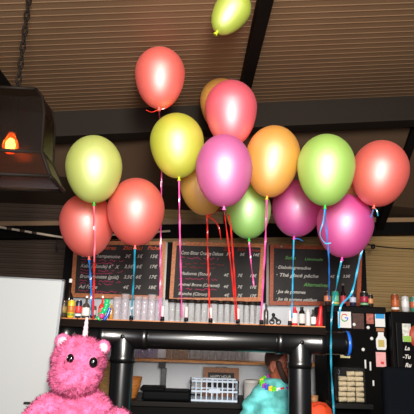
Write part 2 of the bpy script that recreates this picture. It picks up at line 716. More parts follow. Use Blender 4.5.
# shelf plank lying on the pipe
ZS = pz + RP * 1.1 + 0.002
ZT = ZS + 0.022
p0, p1 = at(56, 324, YP), at(322, 327, YP)
root = thing('bar_shelf', ((p0.x + p1.x) / 2, YP + 0.05, ZS), 'long brown plank shelf on the pipe, crowded with glasses and bottles', 'shelf')
MB().box(((p0.x + p1.x) / 2, YP + 0.05, ZS + 0.0075), (p1.x - p0.x, 0.29, 0.015), bevel=0.002).build('board', wood('shelf_dark', (44, 28, 19), (3, 20, 20)), root, True)
MB().box(((p0.x + p1.x) / 2, YP - 0.091, ZS - 0.008), (p1.x - p0.x, 0.009, 0.045)).build('front_lip', mat('lip_dark', (24, 16, 12), 0.7, 0, 0.06), root, True)
edges = [56, 80, 132.5, 187, 237.5, 262, 288, 322]
for e0, e1 in zip(edges, edges[1:]):
    x0, x1 = at(e0, 325, YP).x + 0.004, at(e1, 325, YP).x - 0.004
    MB().box(((x0 + x1) / 2, YP + 0.05, ZS + 0.0185), (x1 - x0, 0.30, 0.007), bevel=0.001).build('slat', SHELFW, root, True)
YF = YP - 0.06

# lower shelf on the back wall
YL = 4.76
zl2 = at(200, 360.5, YL - 0.1).z
p0, p1 = at(128, 359, YL), at(336, 362, YL)
root = thing('back_shelf', ((p0.x + p1.x) / 2, YL, zl2 - 0.02), 'thin orange wooden wall shelf of glasses seen under the pipe', 'shelf')
MB().box((0, 0, 0.01), (p1.x - p0.x, 0.24, 0.02)).build('shelf_board', wood('shelf_bright', (236, 156, 78), (3, 20, 20)), root)
for px in (162,):
    q = at(px, 370, YL - 0.06)
    MB().box((q.x, YL - 0.1, zl2 - 0.03), (0.06, 0.03, 0.075)).build('bracket', BLACK, root, True)

# ------------------------------------------------------------------ chalkboards
YBD = 4.80
pa, pb = at(66, 238, YBD), at(368, 306, YBD)
tag(MB().box(((pa.x + pb.x) / 2, YBD + 0.0515, (pa.z + pb.z) / 2 - 0.0), (pb.x - pa.x, 0.075, pa.z - pb.z)).build('backing_panel', mat('panel_black', (13, 12, 13), 0.6, 0, 0.08), loc=((pa.x + pb.x) / 2, YBD + 0.045, pb.z)),
    'long black panel on which the three menu chalkboards hang', 'panel')
WHC = mat('chalk_white', (225, 222, 215), 0.9)
PKC = mat('chalk_pink', (225, 70, 125), 0.9)
ORC = mat('chalk_orange', (235, 105, 70), 0.9)
GRC = mat('chalk_green', (120, 190, 110), 0.9)
RDC = mat('chalk_red', (180, 62, 52), 0.9)


def chalkboard(corners, label, lines, fmat):
    tl, tr, br, bl = [at(x, y, YBD) for x, y in corners]
    ct = (tl + tr + br + bl) / 4
    root = thing('menu_chalkboard', (ct.x, YBD, (bl.z + br.z) / 2), label, 'chalkboard', 'menu chalkboards above the bar')
    MB().quadbox([tl, tr, br, bl], (0, 0.012, 0)).build('slate', SLATE, root, True)
    fwid = 0.036
    mb = MB()
    inn = []
    for p in (tl, tr, br, bl):
        inn.append(p + Vector((fwid if p.x < ct.x else -fwid, 0, fwid if p.z < ct.z else -fwid)))
    o4 = [tl, tr, br, bl]
    for i in range(4):
        j = (i + 1) % 4
        mb.quadbox([o4[i] + Vector((0, -.014, 0)), o4[j] + Vector((0, -.014, 0)), inn[j] + Vector((0, -.014, 0)), inn[i] + Vector((0, -.014, 0))], (0, 0.026, 0))
    mb.build('frame', fmat, root, True)
    H = (tl.z - bl.z)
    W = (tr.x - tl.x)
    for (kind, fx, fy, body, size, m, fit) in lines:
        mbw = MB()
        slope = (tr.z - tl.z) / W
        p = tl + Vector((fx * W, -0.0022, -fy * H + slope * fx * W))
        if kind == 't':
            write(mbw, body, size, p, shear=0.3, bold=0.0006, fit=fit * W if fit else None)
        else:
            scribble(mbw, p.x, p.x + fit * W, p.y - 0.001, p.z, size, 0.0055, seed=int(fx * 1000 + fy * 977 + fit * 131))
        mbw.build('chalk_line', m, root, True)['label'] = m.name.replace('chalk_', '') + ' chalk handwriting'
    hk = MB()
    hk.cyl((tl.x + W * 0.12, YBD - 0.016, tl.z - 0.018), (tl.x + W * 0.12, YBD - 0.03, tl.z - 0.018), 0.012, seg=12)
    hk.build('screw_cap', mat('cap_silver', (170, 165, 160), 0.3, 0.8), root, True)
    return root


L1 = [('t', 0.30, 0.15, 'Bières', 0.056, ORC, 0.16), ('t', 0.53, 0.15, '25cl 50cl', 0.046, ORC, 0.22), ('t', 0.80, 0.15, 'Pichet', 0.049, ORC, 0.16)]
for i, (t, a_, b_, c_) in enumerate((('Bière Champenoise', '3€', '5€', '15€'), ('Kaba (blonde) 6°  X', '3,5€', '6€', '17€'), ('Brune mousse (gold)', '3,5€', '6€', '17€'), ("Ad l'orge", '4€', '7€', '18€'))):
    y = 0.29 + i * 0.185
    L1 += [('t', 0.09, y, t, 0.058, WHC, 0.42 if i < 3 else 0.2),
           ('t', 0.56, y + .01, a_, 0.043, WHC, None), ('t', 0.69, y + .01, b_, 0.043, WHC, None), ('t', 0.83, y + .01, c_, 0.043, WHC, None),
           ('s', 0.09, y + 0.05, '', 0.022, PKC, 0.46), ('s', 0.09, y + 0.10, '', 0.018, PKC, 0.36)]
chalkboard(((74.5, 241), (166, 241.5), (163, 300), (70.5, 297)), 'left menu chalkboard with white, pink and orange handwriting, behind the coral balloons', L1, FRAMEW)
L2 = [('t', 0.55, 0.13, '25cl', 0.041, RDC, 0.11), ('t', 0.70, 0.13, '50cl', 0.041, RDC, 0.10), ('t', 0.85, 0.13, 'Pichet', 0.037, RDC, 0.10),
      ('t', 0.09, 0.21, 'Coco Bitter Orange Deluxe', 0.058, WHC, 0.46), ('t', 0.58, 0.21, '3€', 0.037, WHC, None), ('t', 0.73, 0.21, '5€', 0.037, WHC, None), ('t', 0.87, 0.21, '14€', 0.037, WHC, None),
      ('s', 0.08, 0.27, '', 0.025, PKC, 0.44), ('s', 0.08, 0.36, '', 0.018, RDC, 0.5), ('s', 0.08, 0.42, '', 0.016, RDC, 0.4),
      ('t', 0.09, 0.55, 'Madonna (Stout)', 0.050, WHC, 0.33), ('t', 0.56, 0.56, '4€', 0.037, WHC, None), ('t', 0.71, 0.56, '7€', 0.037, WHC, None), ('t', 0.84, 0.56, '18€', 0.037, WHC, None),
      ('s', 0.08, 0.61, '', 0.018, PKC, 0.42),
      ('t', 0.08, 0.73, 'Animal Brune (Caramel)', 0.044, WHC, 0.44), ('t', 0.56, 0.75, '4€', 0.037, WHC, None), ('t', 0.71, 0.75, '7€', 0.037, WHC, None), ('t', 0.84, 0.75, '17€', 0.037, WHC, None),
      ('s', 0.08, 0.78, '', 0.018, PKC, 0.42),
      ('t', 0.08, 0.88, 'Blanche (Citron)', 0.044, WHC, 0.31), ('t', 0.57, 0.89, '4€', 0.037, WHC, None), ('t', 0.71, 0.89, '7€', 0.037, WHC, None), ('t', 0.84, 0.89, '17€', 0.037, WHC, None), ('s', 0.08, 0.93, '', 0.016, PKC, 0.40)]
chalkboard(((173, 241.5), (264.5, 244), (261.5, 301.5), (169, 302)), 'middle menu chalkboard above the dark-rimmed pint glasses', L2, FRAMEW)
L3 = [('t', 0.16, 0.24, 'Softs', 0.037, GRC, 0.12), ('t', 0.37, 0.25, 'Limonade', 0.031, GRC, 0.20),
      ('t', 0.060, 0.40, '· Diabolo grenadine', 0.039, WHC, 0.38), ('t', 0.78, 0.36, '2,5€', 0.035, WHC, None),
      ('t', 0.060, 0.53, '· Thé glacé pêche', 0.039, WHC, 0.46), ('t', 0.78, 0.52, '3,5€', 0.035, WHC, None), ('t', 0.64, 0.53, '4€', 0.035, WHC, None),
      ('t', 0.36, 0.68, 'Alternatives', 0.039, GRC, 0.26),
      ('t', 0.060, 0.80, '· Jus de pommes', 0.042, WHC, 0.32), ('t', 0.060, 0.92, '· Jus de pomme pétillant', 0.047, WHC, 0.44)]
chalkboard(((270, 244.5), (362, 247), (360, 306), (269, 305)), 'right menu chalkboard with soft drinks, behind the magenta balloons', L3, wood('red_wood', (172, 76, 32), (20, 20, 20)))
for px, lab in ((165.5, 'grey metal post between the left and middle chalkboards'), (267, 'grey metal post between the middle and right chalkboards')):
    q0, q1 = at(px + 1, 242, YBD - 0.02), at(px - 1, 306, YBD - 0.02)
    tag(MB().box((q0.x, YBD + 0.003, (q0.z + q1.z) / 2), (0.022, 0.02, q0.z - q1.z)).build('metal_post', mat('grey_post', (95, 92, 88), 0.35, 0.5), loc=(q0.x, YBD - 0.01, q1.z)), lab, 'post', 'posts between chalkboards')

# ------------------------------------------------------------------ balloons
BC = {'coral': (255, 108, 92), 'lime': (226, 232, 40), 'amber': (255, 206, 74), 'olivelime': (190, 208, 36), 'palelime': (218, 232, 116), 'pink': (255, 96, 122), 'orange': (255, 190, 58), 'violet': (232, 104, 182),
      'magenta': (242, 70, 180), 'green': (170, 234, 110), 'limegreen': (188, 234, 100)}
RC = {'blue': (40, 120, 205), 'cyan': (50, 175, 225), 'teal': (30, 140, 170), 'red': (225, 45, 40), 'pink': (235, 90, 165), 'magenta': (225, 70, 190), 'rosewhite': (240, 120, 140)}


def balloon(label, col, cx, cy, wpx, knot, Y, ribbons=(), top=1.08, knotcol=None, tail=True, Yk=None, tuft=True):
    c = at(cx, cy, Y)
    k = at(knot[0], knot[1], Yk or Y)
    s = mpp(c)
    R = wpx * s / 2
    ax = (c - k)
    L = ax.length
    ax.normalize()
    root = thing('balloon', k, label, 'balloon', 'party balloons')
    pr = []
    n = 30
    for i in range(n + 1):
        th = PI * i / n
        cs = math.cos(th)
        if cs >= 0:
            z, r = cs * R * top, math.sin(th) * R
        else:
            z = cs * (L - 0.004)
            u = -cs
            r = R * math.sqrt(max(0, 1 - u ** 2.15)) * (1 - 0.06 * u ** 2) + 0.006 * u ** 6
            # slightly pointed toward the neck
            r = max(r * (1 - 0.025 * math.sin(PI * u)), 0.006)
        pr.append((max(r, 0) if i else 0, z))
    mb = MB().lathe(pr, c - k, 40, ax)
    mb.build('latex_skin', balloon_mat('balloon_' + col, BC[col]), root)
    kc = knotcol or BC[col]
    kb = MB().lathe([(0.0055, 0.006), (0.007, -0.002), (0.0045, -0.006), (0.012, -0.016), (0.011, -0.018), (0.0, -0.012)], (0, 0, 0), 14, ax)
    kb.build('knot', mat('knot_%d_%d_%d' % kc, kc, 0.5), root)
    for (rcol, pts, wd) in ribbons:
        pw = [k - ax * 0.008] + [at(x, y, Yd) for x, y, Yd in pts]
        cv = bez(pw, max(24, 10 * len(pw)))
        MB().strip(cv, wd, 0.0012, 24, random.uniform(-.3, .3)).build('ribbon', mat('ribbon_' + rcol, RC[rcol], 0.25, 0, 0.9), root, True)
    return root


YA = YF - 0.085                                # in front of the shelf edge
balloon('coral balloon floating alone against the ceiling, upper left of the bunch', 'coral', 160, 74, 50, (159, 108), 2.90,
        [('red', [(152, 112, 2.9), (146, 110, 2.9)], 0.006), ('red', [(166, 108, 2.9), (172, 103, 2.9)], 0.005), ('pink', [(160, 125, 3.27), (161.5, 170, 3.28), (160.5, 250, 3.3), (160, 319, YA)], 0.010)])
balloon('small yellow-green balloon against the ceiling beside the black rafter', 'olivelime', 233, 9, 36, (217, 32), 2.35, [], 1.05)
balloon('orange balloon mostly hidden behind the pink balloon near the beam', 'orange', 221, 101, 42, (223, 132), 3.33)
balloon('large pink balloon above the violet balloon, crossing the beam', 'pink', 231, 108, 52, (231, 146), 3.02)
balloon('bright lime-yellow balloon, topmost of those above the bar, right of a coral one', 'lime', 177, 142, 54, (179, 178), 3.06,
        [('pink', [(180, 240, 3.15), (182, 318, YA)], 0.010)])
balloon('yellow-orange balloon right of the violet balloon, under the beam', 'orange', 273, 156, 54, (267, 197), 3.05,
        [('pink', [(265, 250, 3.15), (261, 320, YA)], 0.011)], 1.15)
balloon('pale lime balloon in front of two coral balloons on the left', 'palelime', 94, 167, 56, (94, 203), 2.92,
        [('rosewhite', [(95, 235, 2.95), (94, 262, 3.0)], 0.009), ('red', [(94.5, 250, 3.0), (94, 280, 3.15), (93, 319, YA)], 0.012)], 1.15, (40, 170, 50))
balloon('coral balloon lowest on the left, tucked under the pale lime one', 'coral', 87, 222, 54, (89, 257), 3.33,
        [('blue', [(91, 285, 3.3), (92, 316, YA)], 0.013)])
balloon('coral balloon left of the pink ribbons, hanging over the first chalkboard', 'coral', 136, 210, 57, (135, 246), 3.13,
        [('teal', [(134, 275, 3.2), (132, 305, YA), (132, 317, YA)], 0.012)], 1.14)
balloon('violet-pink balloon in the middle front of the bunch', 'violet', 224, 169, 57, (224, 207), 2.72,
        [('red', [(230, 222, 2.9), (234, 270, 3.1), (237, 320, YA)], 0.010), ('red', [(226, 225, 2.9), (232, 275, 3.1), (236, 320, YA - .01)], 0.009)], 1.25)
balloon('orange balloon half hidden behind the lime-yellow and violet balloons', 'amber', 203, 186, 46, (207, 215), 3.42,
        [('red', [(208, 260, 3.4), (210, 319, YA)], 0.010), ('red', [(214, 220, 3.4), (219, 228, 3.4), (221, 240, 3.4)], 0.009), ('red', [(216, 212, 3.4), (224, 207, 3.3)], 0.009)], 1.1, (235, 80, 30))
balloon('light green balloon low behind the violet and orange balloons', 'green', 248, 209, 46, (249, 239), 3.38,
        [('pink', [(251, 262, 3.38), (254, 286, 3.36)], 0.009)], 1.12, (40, 190, 60))
balloon('magenta balloon behind the lime green one, above a blue ribbon', 'magenta', 297, 207, 50, (294, 237), 3.50,
        [('cyan', [(293, 270, 3.42), (292, 310, YA), (292, 318, YA)], 0.010), ('blue', [(299, 239, 3.5), (303, 241, 3.5)], 0.006)], 1.1)
balloon('lime green balloon in front of two magenta balloons on the right', 'limegreen', 326, 166, 57, (325, 206), 2.88,
        [('blue', [(326, 225, 2.9), (329, 262, 3.0), (329, 300, YA)], 0.009), ('cyan', [(323, 222, 2.84), (320, 234, 2.84), (325, 243, 2.84), (331, 243, 2.84)], 0.006)], 1.14, (40, 190, 70))
balloon('magenta balloon lowest on the right, over the edge of the last chalkboard', 'magenta', 345, 224, 56, (342, 258), 3.25,
        [('teal', [(339, 272, 3.25), (336, 290, 3.28), (332, 312, YA), (331, 360, YA), (334, 414, YA), (335, 440, YA)], 0.012)], 1.08)
balloon('coral balloon at the far right end of the bunch', 'coral', 380, 171, 56, (374, 206), 3.0,
        [('cyan', [(369, 226, 3.2), (360, 258, 3.25), (352, 292, 3.28), (341, 306, YA), (339, 328, YA)], 0.012), ('teal', [(377, 211, 3.0), (378, 216, 3.0)], 0.006)], 1.12)
balloon('small orange balloon peeking out between the lime green and magenta balloons', 'orange', 345, 182, 30, (346, 202), 3.48)

# ------------------------------------------------------------------ pendant lamp, left
CAGE = mat('lamp_metal', (22, 16, 12), 0.6, 0.0, 0.12)
MESH = clear_mat('lamp_smoked_glass', (150, 122, 102), 0.15, 0.3, 0.012)
YLm = 2.35
ptop = at(17, 93, YLm)
root = thing('pendant_lamp', ptop, 'dark caged lantern pendant with glowing amber bulb hanging on a chain', 'lamp')
zc0 = on_ceil(30, -40).z
sc = mpp(ptop)
# chain
mb = MB()
ch_h = 0.62
n = 14
for i in range(n):
    z = ptop.z + 0.01 + i * ch_h / n
    pts = []
    for k in range(13):
        t = 2 * PI * k / 12
        a_, b_ = 0.011 * math.cos(t), 0.028 * math.sin(t)
        pts.append((ptop.x + (a_ if i % 2 else 0), ptop.y + (0 if i % 2 else a_), z + b_ + 0.015))
    mb.tube(pts, 0.0055, 6)
mb.build('chain', CAGE, root, True)
# cage body: square lantern with a flared skirt
zt_ = ptop.z - 0.004
zm, zb_ = at(10, 147, YLm - .15).z, at(10, 171, YLm - .18).z


def ring(hs, z):
    a_ = math.radians(4)
    return [Vector((ptop.x - 0.02 + 1.2 * hs * x, ptop.y + 0.6 * hs * y, z)) for x, y in ((-1, -1), (1, -1), (1, 1), (-1, 1))]


R1, R2, R25, R3, R4 = ring(0.105, zt_), ring(0.142, zt_ - 0.05), ring(0.158, zt_ - 0.13), ring(0.166, zm), ring(0.215, zb_)
mb = MB()
for k in range(4):
    mb.tube([R1[k], R2[k], R25[k], R3[k], R4[k]], 0.008, 8)
for A in (R1, R3, R4):
    for k in range(4):
        mb.tube([A[k], A[(k + 1) % 4]], 0.009, 8)
mb.build('cage', CAGE, root, True)
mb = MB()
mb.quadbox([p + Vector((0, 0, -.004)) for p in R1], (0, 0, 0.008))
mb.lathe([(0.03, 0), (0.03, 0.02), (0.008, 0.03), (0, 0.03)], (ptop.x, ptop.y, zt_ + 0.004), 12)
mb.build('top_plate', CAGE, root, True)
SKT = clear_mat('lamp_skirt_glass', (150, 98, 72), 0.15, 0.3, 0.06)
for A, B, nm_, m_ in ((R1, R2, 'smoked_pane', MESH), (R2, R25, 'smoked_pane', MESH), (R25, R3, 'smoked_pane', MESH), (R3, R4, 'skirt_pane', SKT)):
    mb = MB()
    for k in range(4):
        j = (k + 1) % 4
        q = [A[k], A[j], B[j], B[k]]
        cc = sum(q, Vector()) / 4
        nrm = Vector((cc.x - ptop.x, cc.y - ptop.y, 0)).normalized()
        mb.quadbox([p * 0.99 + cc * 0.01 for p in q], nrm * 0.003)
    mb.build(nm_, m_, root, True)
bz = at(9, 144, YLm).z
so = MB().cyl((ptop.x, ptop.y, bz + 0.055), (ptop.x, ptop.y, zt_ - 0.004), 0.02, seg=14).build('socket', CAGE, root, True)
BG = mat('bulb_glow', (255, 130, 40), 0.1, emit=12)
BG.node_tree.nodes['Principled BSDF'].inputs['Alpha'].default_value = 0.5
bl = MB().lathe([(0.014, 0.055), (0.017, 0.045), (0.034, 0.01), (0.038, -0.01), (0.032, -0.032), (0.015, -0.046), (0, -0.05)], (ptop.x, ptop.y, bz), 20).build('bulb', BG, root, True)
mb = MB().lathe([(0, 0.03), (0.012, 0.026), (0.024, 0.0), (0.02, -0.024), (0, -0.036)], (ptop.x, ptop.y, bz), 16)
fm = mat('filament', (255, 214, 140), emit=160)
mb.build('filament', fm, bl, True)
pl = bpy.data.lights.new('bulb_light', 'POINT')
pl.energy = 16
pl.color = (1.0, 0.55, 0.2)
pl.shadow_soft_size = 0.03
plo = bpy.data.objects.new('bulb_light', pl)
C.objects.link(plo)
plo.location = (ptop.x, ptop.y, bz - 0.0)

# festoon cable with a bulb socket, right; rope at left
mb = MB()
mb.tube(bez([at(360, 242, 4.7), at(373, 245.5, 4.7), at(395, 248, 4.7), at(440, 250, 4.7)]), 0.006)
root = thing('festoon_cable', at(373, 245, 4.7), 'thin black festoon cable on the tan wall at right', 'cable')
mb.build('cable', BLACK, root, True)
q = at(373, 246.5, 4.7)
MB().lathe([(0, 0.022), (0.018, 0.018), (0.02, -0.012), (0.014, -0.022), (0, -0.024)], q, 14).build('bulb_holder', BLACK, root, True)
mb = MB()
mb.tube([at(-30, 221, 4.5), at(5, 228, 4.5), at(66, 238, 4.5), at(170, 231, 4.75)], 0.010)
root = thing('rope', at(66, 238, 4.5), 'pale rope stretched below the rear beam on the left', 'rope')
mb.build('rope_line', mat('rope_pale', (200, 185, 165), 0.8), root, True)
for px in (7, 20, 32):
    a_, b_ = at(px, 228 + (px - 5) * .164, 4.5), at(px + 5, 228 + px * .164, 4.5)
    MB().tube([a_, b_], 0.0115).build('dark_wrap', mat('wrap_brown', (60, 40, 28), 0.8), root, True)
h0 = at(57, 240, 4.6)
tag(MB().tube(bez([h0 + Vector((0, 0, .02)), h0 + Vector((0, 0, -.06)), h0 + Vector((.02, 0, -.085)), h0 + Vector((-.005, 0, -.09))]), 0.006).build('wall_hook', BLACK, loc=h0), 'small dark hook hanging from the pale rope at left', 'hook')

# ------------------------------------------------------------------ whiteboard at left
YWB = 3.09
tr, br = at(63, 281, YWB), at(46, 420, YWB)
tl = at(-60, 274, YWB)
root = thing('white_board', (tr.x - 0.4, YWB, ZC), 'large white board leaning at lower left, beside the pink plush unicorn', 'whiteboard')
b0 = Vector((br.x, YWB, ZC + 0.002))
t = (b0.z - tr.z) / (br.z - tr.z)
b0.x = tr.x + (br.x - tr.x) * t
b1 = Vector((tl.x + (b0.x - tr.x), YWB, ZC + 0.002))
MB().quadbox([tl, tr, b0, b1], (0, 0.02, 0)).build('white_panel', mat('board_white', (166, 169, 169), 0.35, 0, 0.5), root, True)
mb = MB()
mb.quadbox([tr + Vector((-.004, -.004, .004)), tr + Vector((.010, -.004, .004)), b0 + Vector((.010, -.004, 0)), b0 + Vector((-.004, -.004, 0))], (0, 0.028, 0))
mb.quadbox([tl + Vector((0, -.004, .006)), tr + Vector((0.010, -.004, .006)), tr + Vector((0.01, -.004, -.002)), tl + Vector((0, -.004, -.002))], (0, 0.028, 0))
mb.build('aluminium_edge', mat('alu', (130, 130, 130), 0.3, 0.8), root, True)
q = at(27, 403, YWB - 0.012)
MB().box(q, (0.035, 0.018, 0.012), bevel=0.003).build('black_clip', BLACK, root, True)
q = at(53.5, 379, YWB - 0.008)
MB().ball(q, (0.010, 0.012, 0.022)).build('edge_knob', BLACK, root, True)

# ------------------------------------------------------------------ plush unicorn
YU = 2.92
PKF = mat('plush_pink', (236, 112, 156), 0.95, 0, 0.1, vary=0.42, vscale=26, bump=0.5, bscale=90)
PKL = mat('plush_pale', (246, 196, 214), 0.95, 0, 0.1, vary=0.12, vscale=40, bump=0.5, bscale=90)


def U(px, py, dy=0.0):
    return at(px, py, YU + dy)


ub = U(75, 420)
root = thing('plush_unicorn', (ub.x, YU, ZC), 'large pink plush unicorn with a pale horn sitting on the bar', 'plush toy')
mb = MB()
s_ = mpp(U(78, 365))
mb.ball(U(79, 360), (0.140, 0.125, 0.122), 28, 18)                 # skull
mb.ball(U(74.5, 377, -0.08), (0.127, 0.11, 0.090), 28, 18)           # muzzle
mb.ball(U(84, 372, -0.07), (0.09, 0.09, 0.07), 24, 16)
mb.ball(U(80, 396), (0.10, 0.09, 0.07), 24, 16)                    # neck
tz = U(76, 420).z
mb.ball((U(76, 420).x, YU + 0.02, (tz + ZC) / 2 + 0.06), (0.19, 0.14, (tz - ZC) / 2 + 0.08), 28, 18)
mb.ball(U(70, 410), (0.15, 0.11, 0.075), 24, 16)
mb.ball(U(92, 408), (0.10, 0.10, 0.075), 24, 16)
pts = bez([U(60, 402, -0.02), U(42, 412, -0.05), U(28, 432, -0.09), U(30, 446, -0.12)], 10)   # left arm
for i, p in enumerate(pts):
    mb.ball(p, 0.066, 16, 10)
pts = bez([U(98, 402, 0.0), U(108, 418, -0.04), U(116, 419, -0.1), U(121, 419, -0.12)], 10)
for i, p in enumerate(pts):
    mb.ball(p, 0.048, 16, 10)
for sx in (-1, 1):                                                 # folded hind legs
    for i, p in enumerate(bez([(ub.x + sx * 0.11, YU - 0.02, ZC + 0.075), (ub.x + sx * 0.18, YU - 0.10, ZC + 0.07), (ub.x + sx * 0.20, YU - 0.125, ZC + 0.07)], 8)):
        mb.ball(p, 0.068, 16, 10)
body = blob(mb, 0.011, 5)
for v in body.bm.verts:
    v.co.z = max(v.co.z, ZC + 0.004)
    v.co += v.normal * 0.006 * noise.noise(v.co * 28)
body.bm.normal_update()
fuzz(body, 15000, 0.022, 0.0034, 3)
for v in body.bm.verts:
    v.co.z = max(v.co.z, ZC + 0.002)
body.build('plush_body', PKF, root, True)
for (px, py, tilt, rr) in ((63, 342, -0.35, 0.043), (103, 347.5, 0.4, 0.039)):
    e = MB()
    c = U(px, py, -0.005)
    e.ball(c, (rr, 0.026, rr * 1.05), 20, 14, (0, tilt, 0))
    e = blob(e, 0.007, 2)
    fuzz(e, 1300, 0.011, 0.002, 5)
    eo = e.build('ear', PKF, root, True)
    e = MB().ball(c + Vector((0.003, -0.017, -0.002)), (rr * 0.72, 0.016, rr * 0.75), 18, 12, (0, tilt, 0))
    e = blob(e, 0.006, 1)
    fuzz(e, 700, 0.008, 0.0018, 6)
    e.build('inner_ear', PKL, eo, True)
mb = MB()
h0, h1 = U(84.5, 341), U(87, 317)
ax = h1 - h0
pr = [(0.0, ax.length), (0.008, ax.length - .004)]
for i in range(16):
    f = 1 - i / 15
    pr.append((0.007 + 0.010 * (1 - f) + (0.0022 if i % 3 == 0 else 0), f * ax.length * 0.95))
mb.lathe(pr[::-1], h0, 20, ax)
mb.build('horn', mat('horn_pale', (240, 205, 215), 0.5, 0, 0.6), root, True)
for (px, py, dy, rx) in ((69.5, 358.5, -0.118, -0.4), (92.5, 362, -0.126, 0.15)):
    c = U(px, py, dy)
    eo = MB().ball(c, (0.027, 0.017, 0.031), 20, 12, (0, 0, rx)).build('eye', mat('eye_pink_rim', (222, 128, 172), 0.4), root, True)
    MB().ball(c + Vector((0.006, -0.010, -0.002)), (0.022, 0.015, 0.027), 18, 12, (0, 0, rx)).build('pupil', mat('eye_black', (12, 8, 12), 0.08, 0, 0.8), eo, True)
    MB().ball(c + Vector((-0.006, -0.018, 0.007)), 0.0028, 10, 8).build('eye_glint', WHITE, eo, True)
for (px, py) in ((66, 379), (84, 382)):
    pass

# ------------------------------------------------------------------ glasses on the bar shelf
PLA = clear_mat('clear_plastic', (252, 250, 253), 0.35, 0.15, 0.20)
GLS = clear_mat('clear_glass', (252, 252, 252), 0.85, 0.10, 0.08)
RIM = mat('rim_dark', (26, 20, 18), 0.5, 0, 0.2)


def tumbler(name, h, rb, rt, m, rim=None, label='', group='', cat='glass', loc=(0, 0, 0), bands=0):
    root = thing(name, loc, label, cat, group)
    pr = [(0, 0), (rb, 0), (rb + .001, 0.004)]
    for i in range(bands):
        f = (i + 1) / (bands + 1)
        r = rb + (rt - rb) * f
        pr += [(r, f * h - 0.003), (r + 0.0016, f * h), (r, f * h + 0.003)]
    pr += [(rt, h), (rt - 0.002, h), (rb - 0.003, 0.010), (0, 0.010)]
    MB().lathe(pr, (0, 0, 0), 24).build('glass_body', m, root)
    if rim:
        mb = MB()
        mb.lathe([(rt - 0.003, h - 0.020), (rt + 0.0012, h - 0.020), (rt + 0.0012, h + 0.001), (rt - 0.003, h + 0.001), (rt - 0.003, h - 0.020)], (0, 0, 0), 24)
        mb.build('rim', rim, root)
    return root


YG = YP + 0.0
# stacked plastic cups
cups = [(116, .142), (124, .165), (137, .150), (143.5, .150), (151, .165), (158, .150)]
first = None
for i, (px, h) in enumerate(cups):
    q = at(px, 322, YG + (0.02 if i % 2 else -0.01))
    lab = 'clear plastic tumbler, %s from the left in the row below the left chalkboard' % ORD[i]
    root = tumbler('plastic_tumbler', h, 0.022, 0.029, PLA, None, lab, 'plastic tumblers on the bar shelf', 'cup', (q.x, q.y, ZT), bands=3)
# dark-rimmed pint glasses
groups = [((171.5, 177.5, 183), 'left of the first clip below the middle chalkboard'), ((191, 197.5, 204), 'between the pink and red ribbons'),
          ((214, 220.5, 227, 232.5), 'left of the paired red ribbons'), ((240.5, 246.5, 252.5, 257.5), 'right of the paired red ribbons')]
proto = None
for gx, gl in groups:
    for i, px in enumerate(gx):
        q = at(px, 323, YG + (0.025 if i % 2 else -0.02))
        lab = 'dark-rimmed pint glass, %s of those %s' % (ORD[i], gl)
        if proto is None:
            proto = tumbler('pint_glass', 0.140, 0.021, 0.0285, GLS, RIM, lab, 'dark-rimmed pint glasses on the bar shelf', 'glass', (q.x, q.y, ZT), bands=1)
        else:
            dup(proto, (q.x, q.y, ZT), lab)
# ribbon clips standing on the shelf front
clips = [(132, 'under the teal ribbon'), (162.5, 'left of the middle chalkboard'), (186, 'beside the first pink ribbon'), (210, 'under the lone red ribbon'),
         (237, 'under the paired red ribbons'), (260, 'below the right edge of the middle chalkboard'), (288, 'left of the red-and-white bottle')]
proto = None
for px, gl in clips:
    q = at(px, 324, YF)
    lab = 'pale pink ribbon clip with black foot, %s' % gl
    if proto is None:
        proto = thing('ribbon_clip', (q.x, YF - 0.065, ZT), lab, 'clip', 'ribbon clips along the shelf front')
        MB().lathe([(0, 0), (0.013, 0), (0.013, 0.02), (0.009, 0.026), (0, 0.026)], (0, 0, 0), 14).build('foot', BLACK, proto)
        MB().lathe([(0.009, 0.024), (0.0095, 0.028), (0.0095, 0.085), (0.007, 0.09), (0, 0.09)], (0, 0, 0), 14).build('stem', mat('clip_pale', (240, 205, 205), 0.4), proto)
    else:
        dup(proto, (q.x, YF - 0.065, ZT), lab)


# ------------------------------------------------------------------ cans and bottles
def can(px, py, Y, z, h, r, col, band, label, group, top=(150, 148, 145), band2=None, name='drink_can'):
    q = at(px, py, Y)
    root = thing(name, (q.x, Y, z), label, 'can', group)
    MB().lathe([(0, 0.003), (r * .72, 0), (r * .8, 0.004), (r, 0.012), (r, h - 0.014), (r * .82, h - 0.003)], (0, 0, 0), 22).build('can_body', mat('can_%d_%d_%d' % col, col, 0.3, 0.1, 0.6), root)
    MB().lathe([(r * .82, h - 0.004), (r * .86, h - 0.001), (r * .82, h), (r * .76, h - 0.003), (0, h - 0.003)], (0, 0, 0), 22).build('can_lid', mat('can_lid_%d' % top[0], top, 0.3, 0.8), root)
    MB().lathe([(r, h * .30), (r + .0006, h * .31), (r + .0006, h * .66), (r, h * .67)], (0, 0, 0), 22).build('label_band', mat('band_%d_%d_%d' % band, band, 0.4), root)
    if band2:
        MB().lathe([(r, h * .12), (r + .0006, h * .13), (r + .0006, h * .24), (r, h * .25)], (0, 0, 0), 22).build('label_stripe', mat('band_%d_%d_%d' % band2, band2, 0.4), root)
    return root


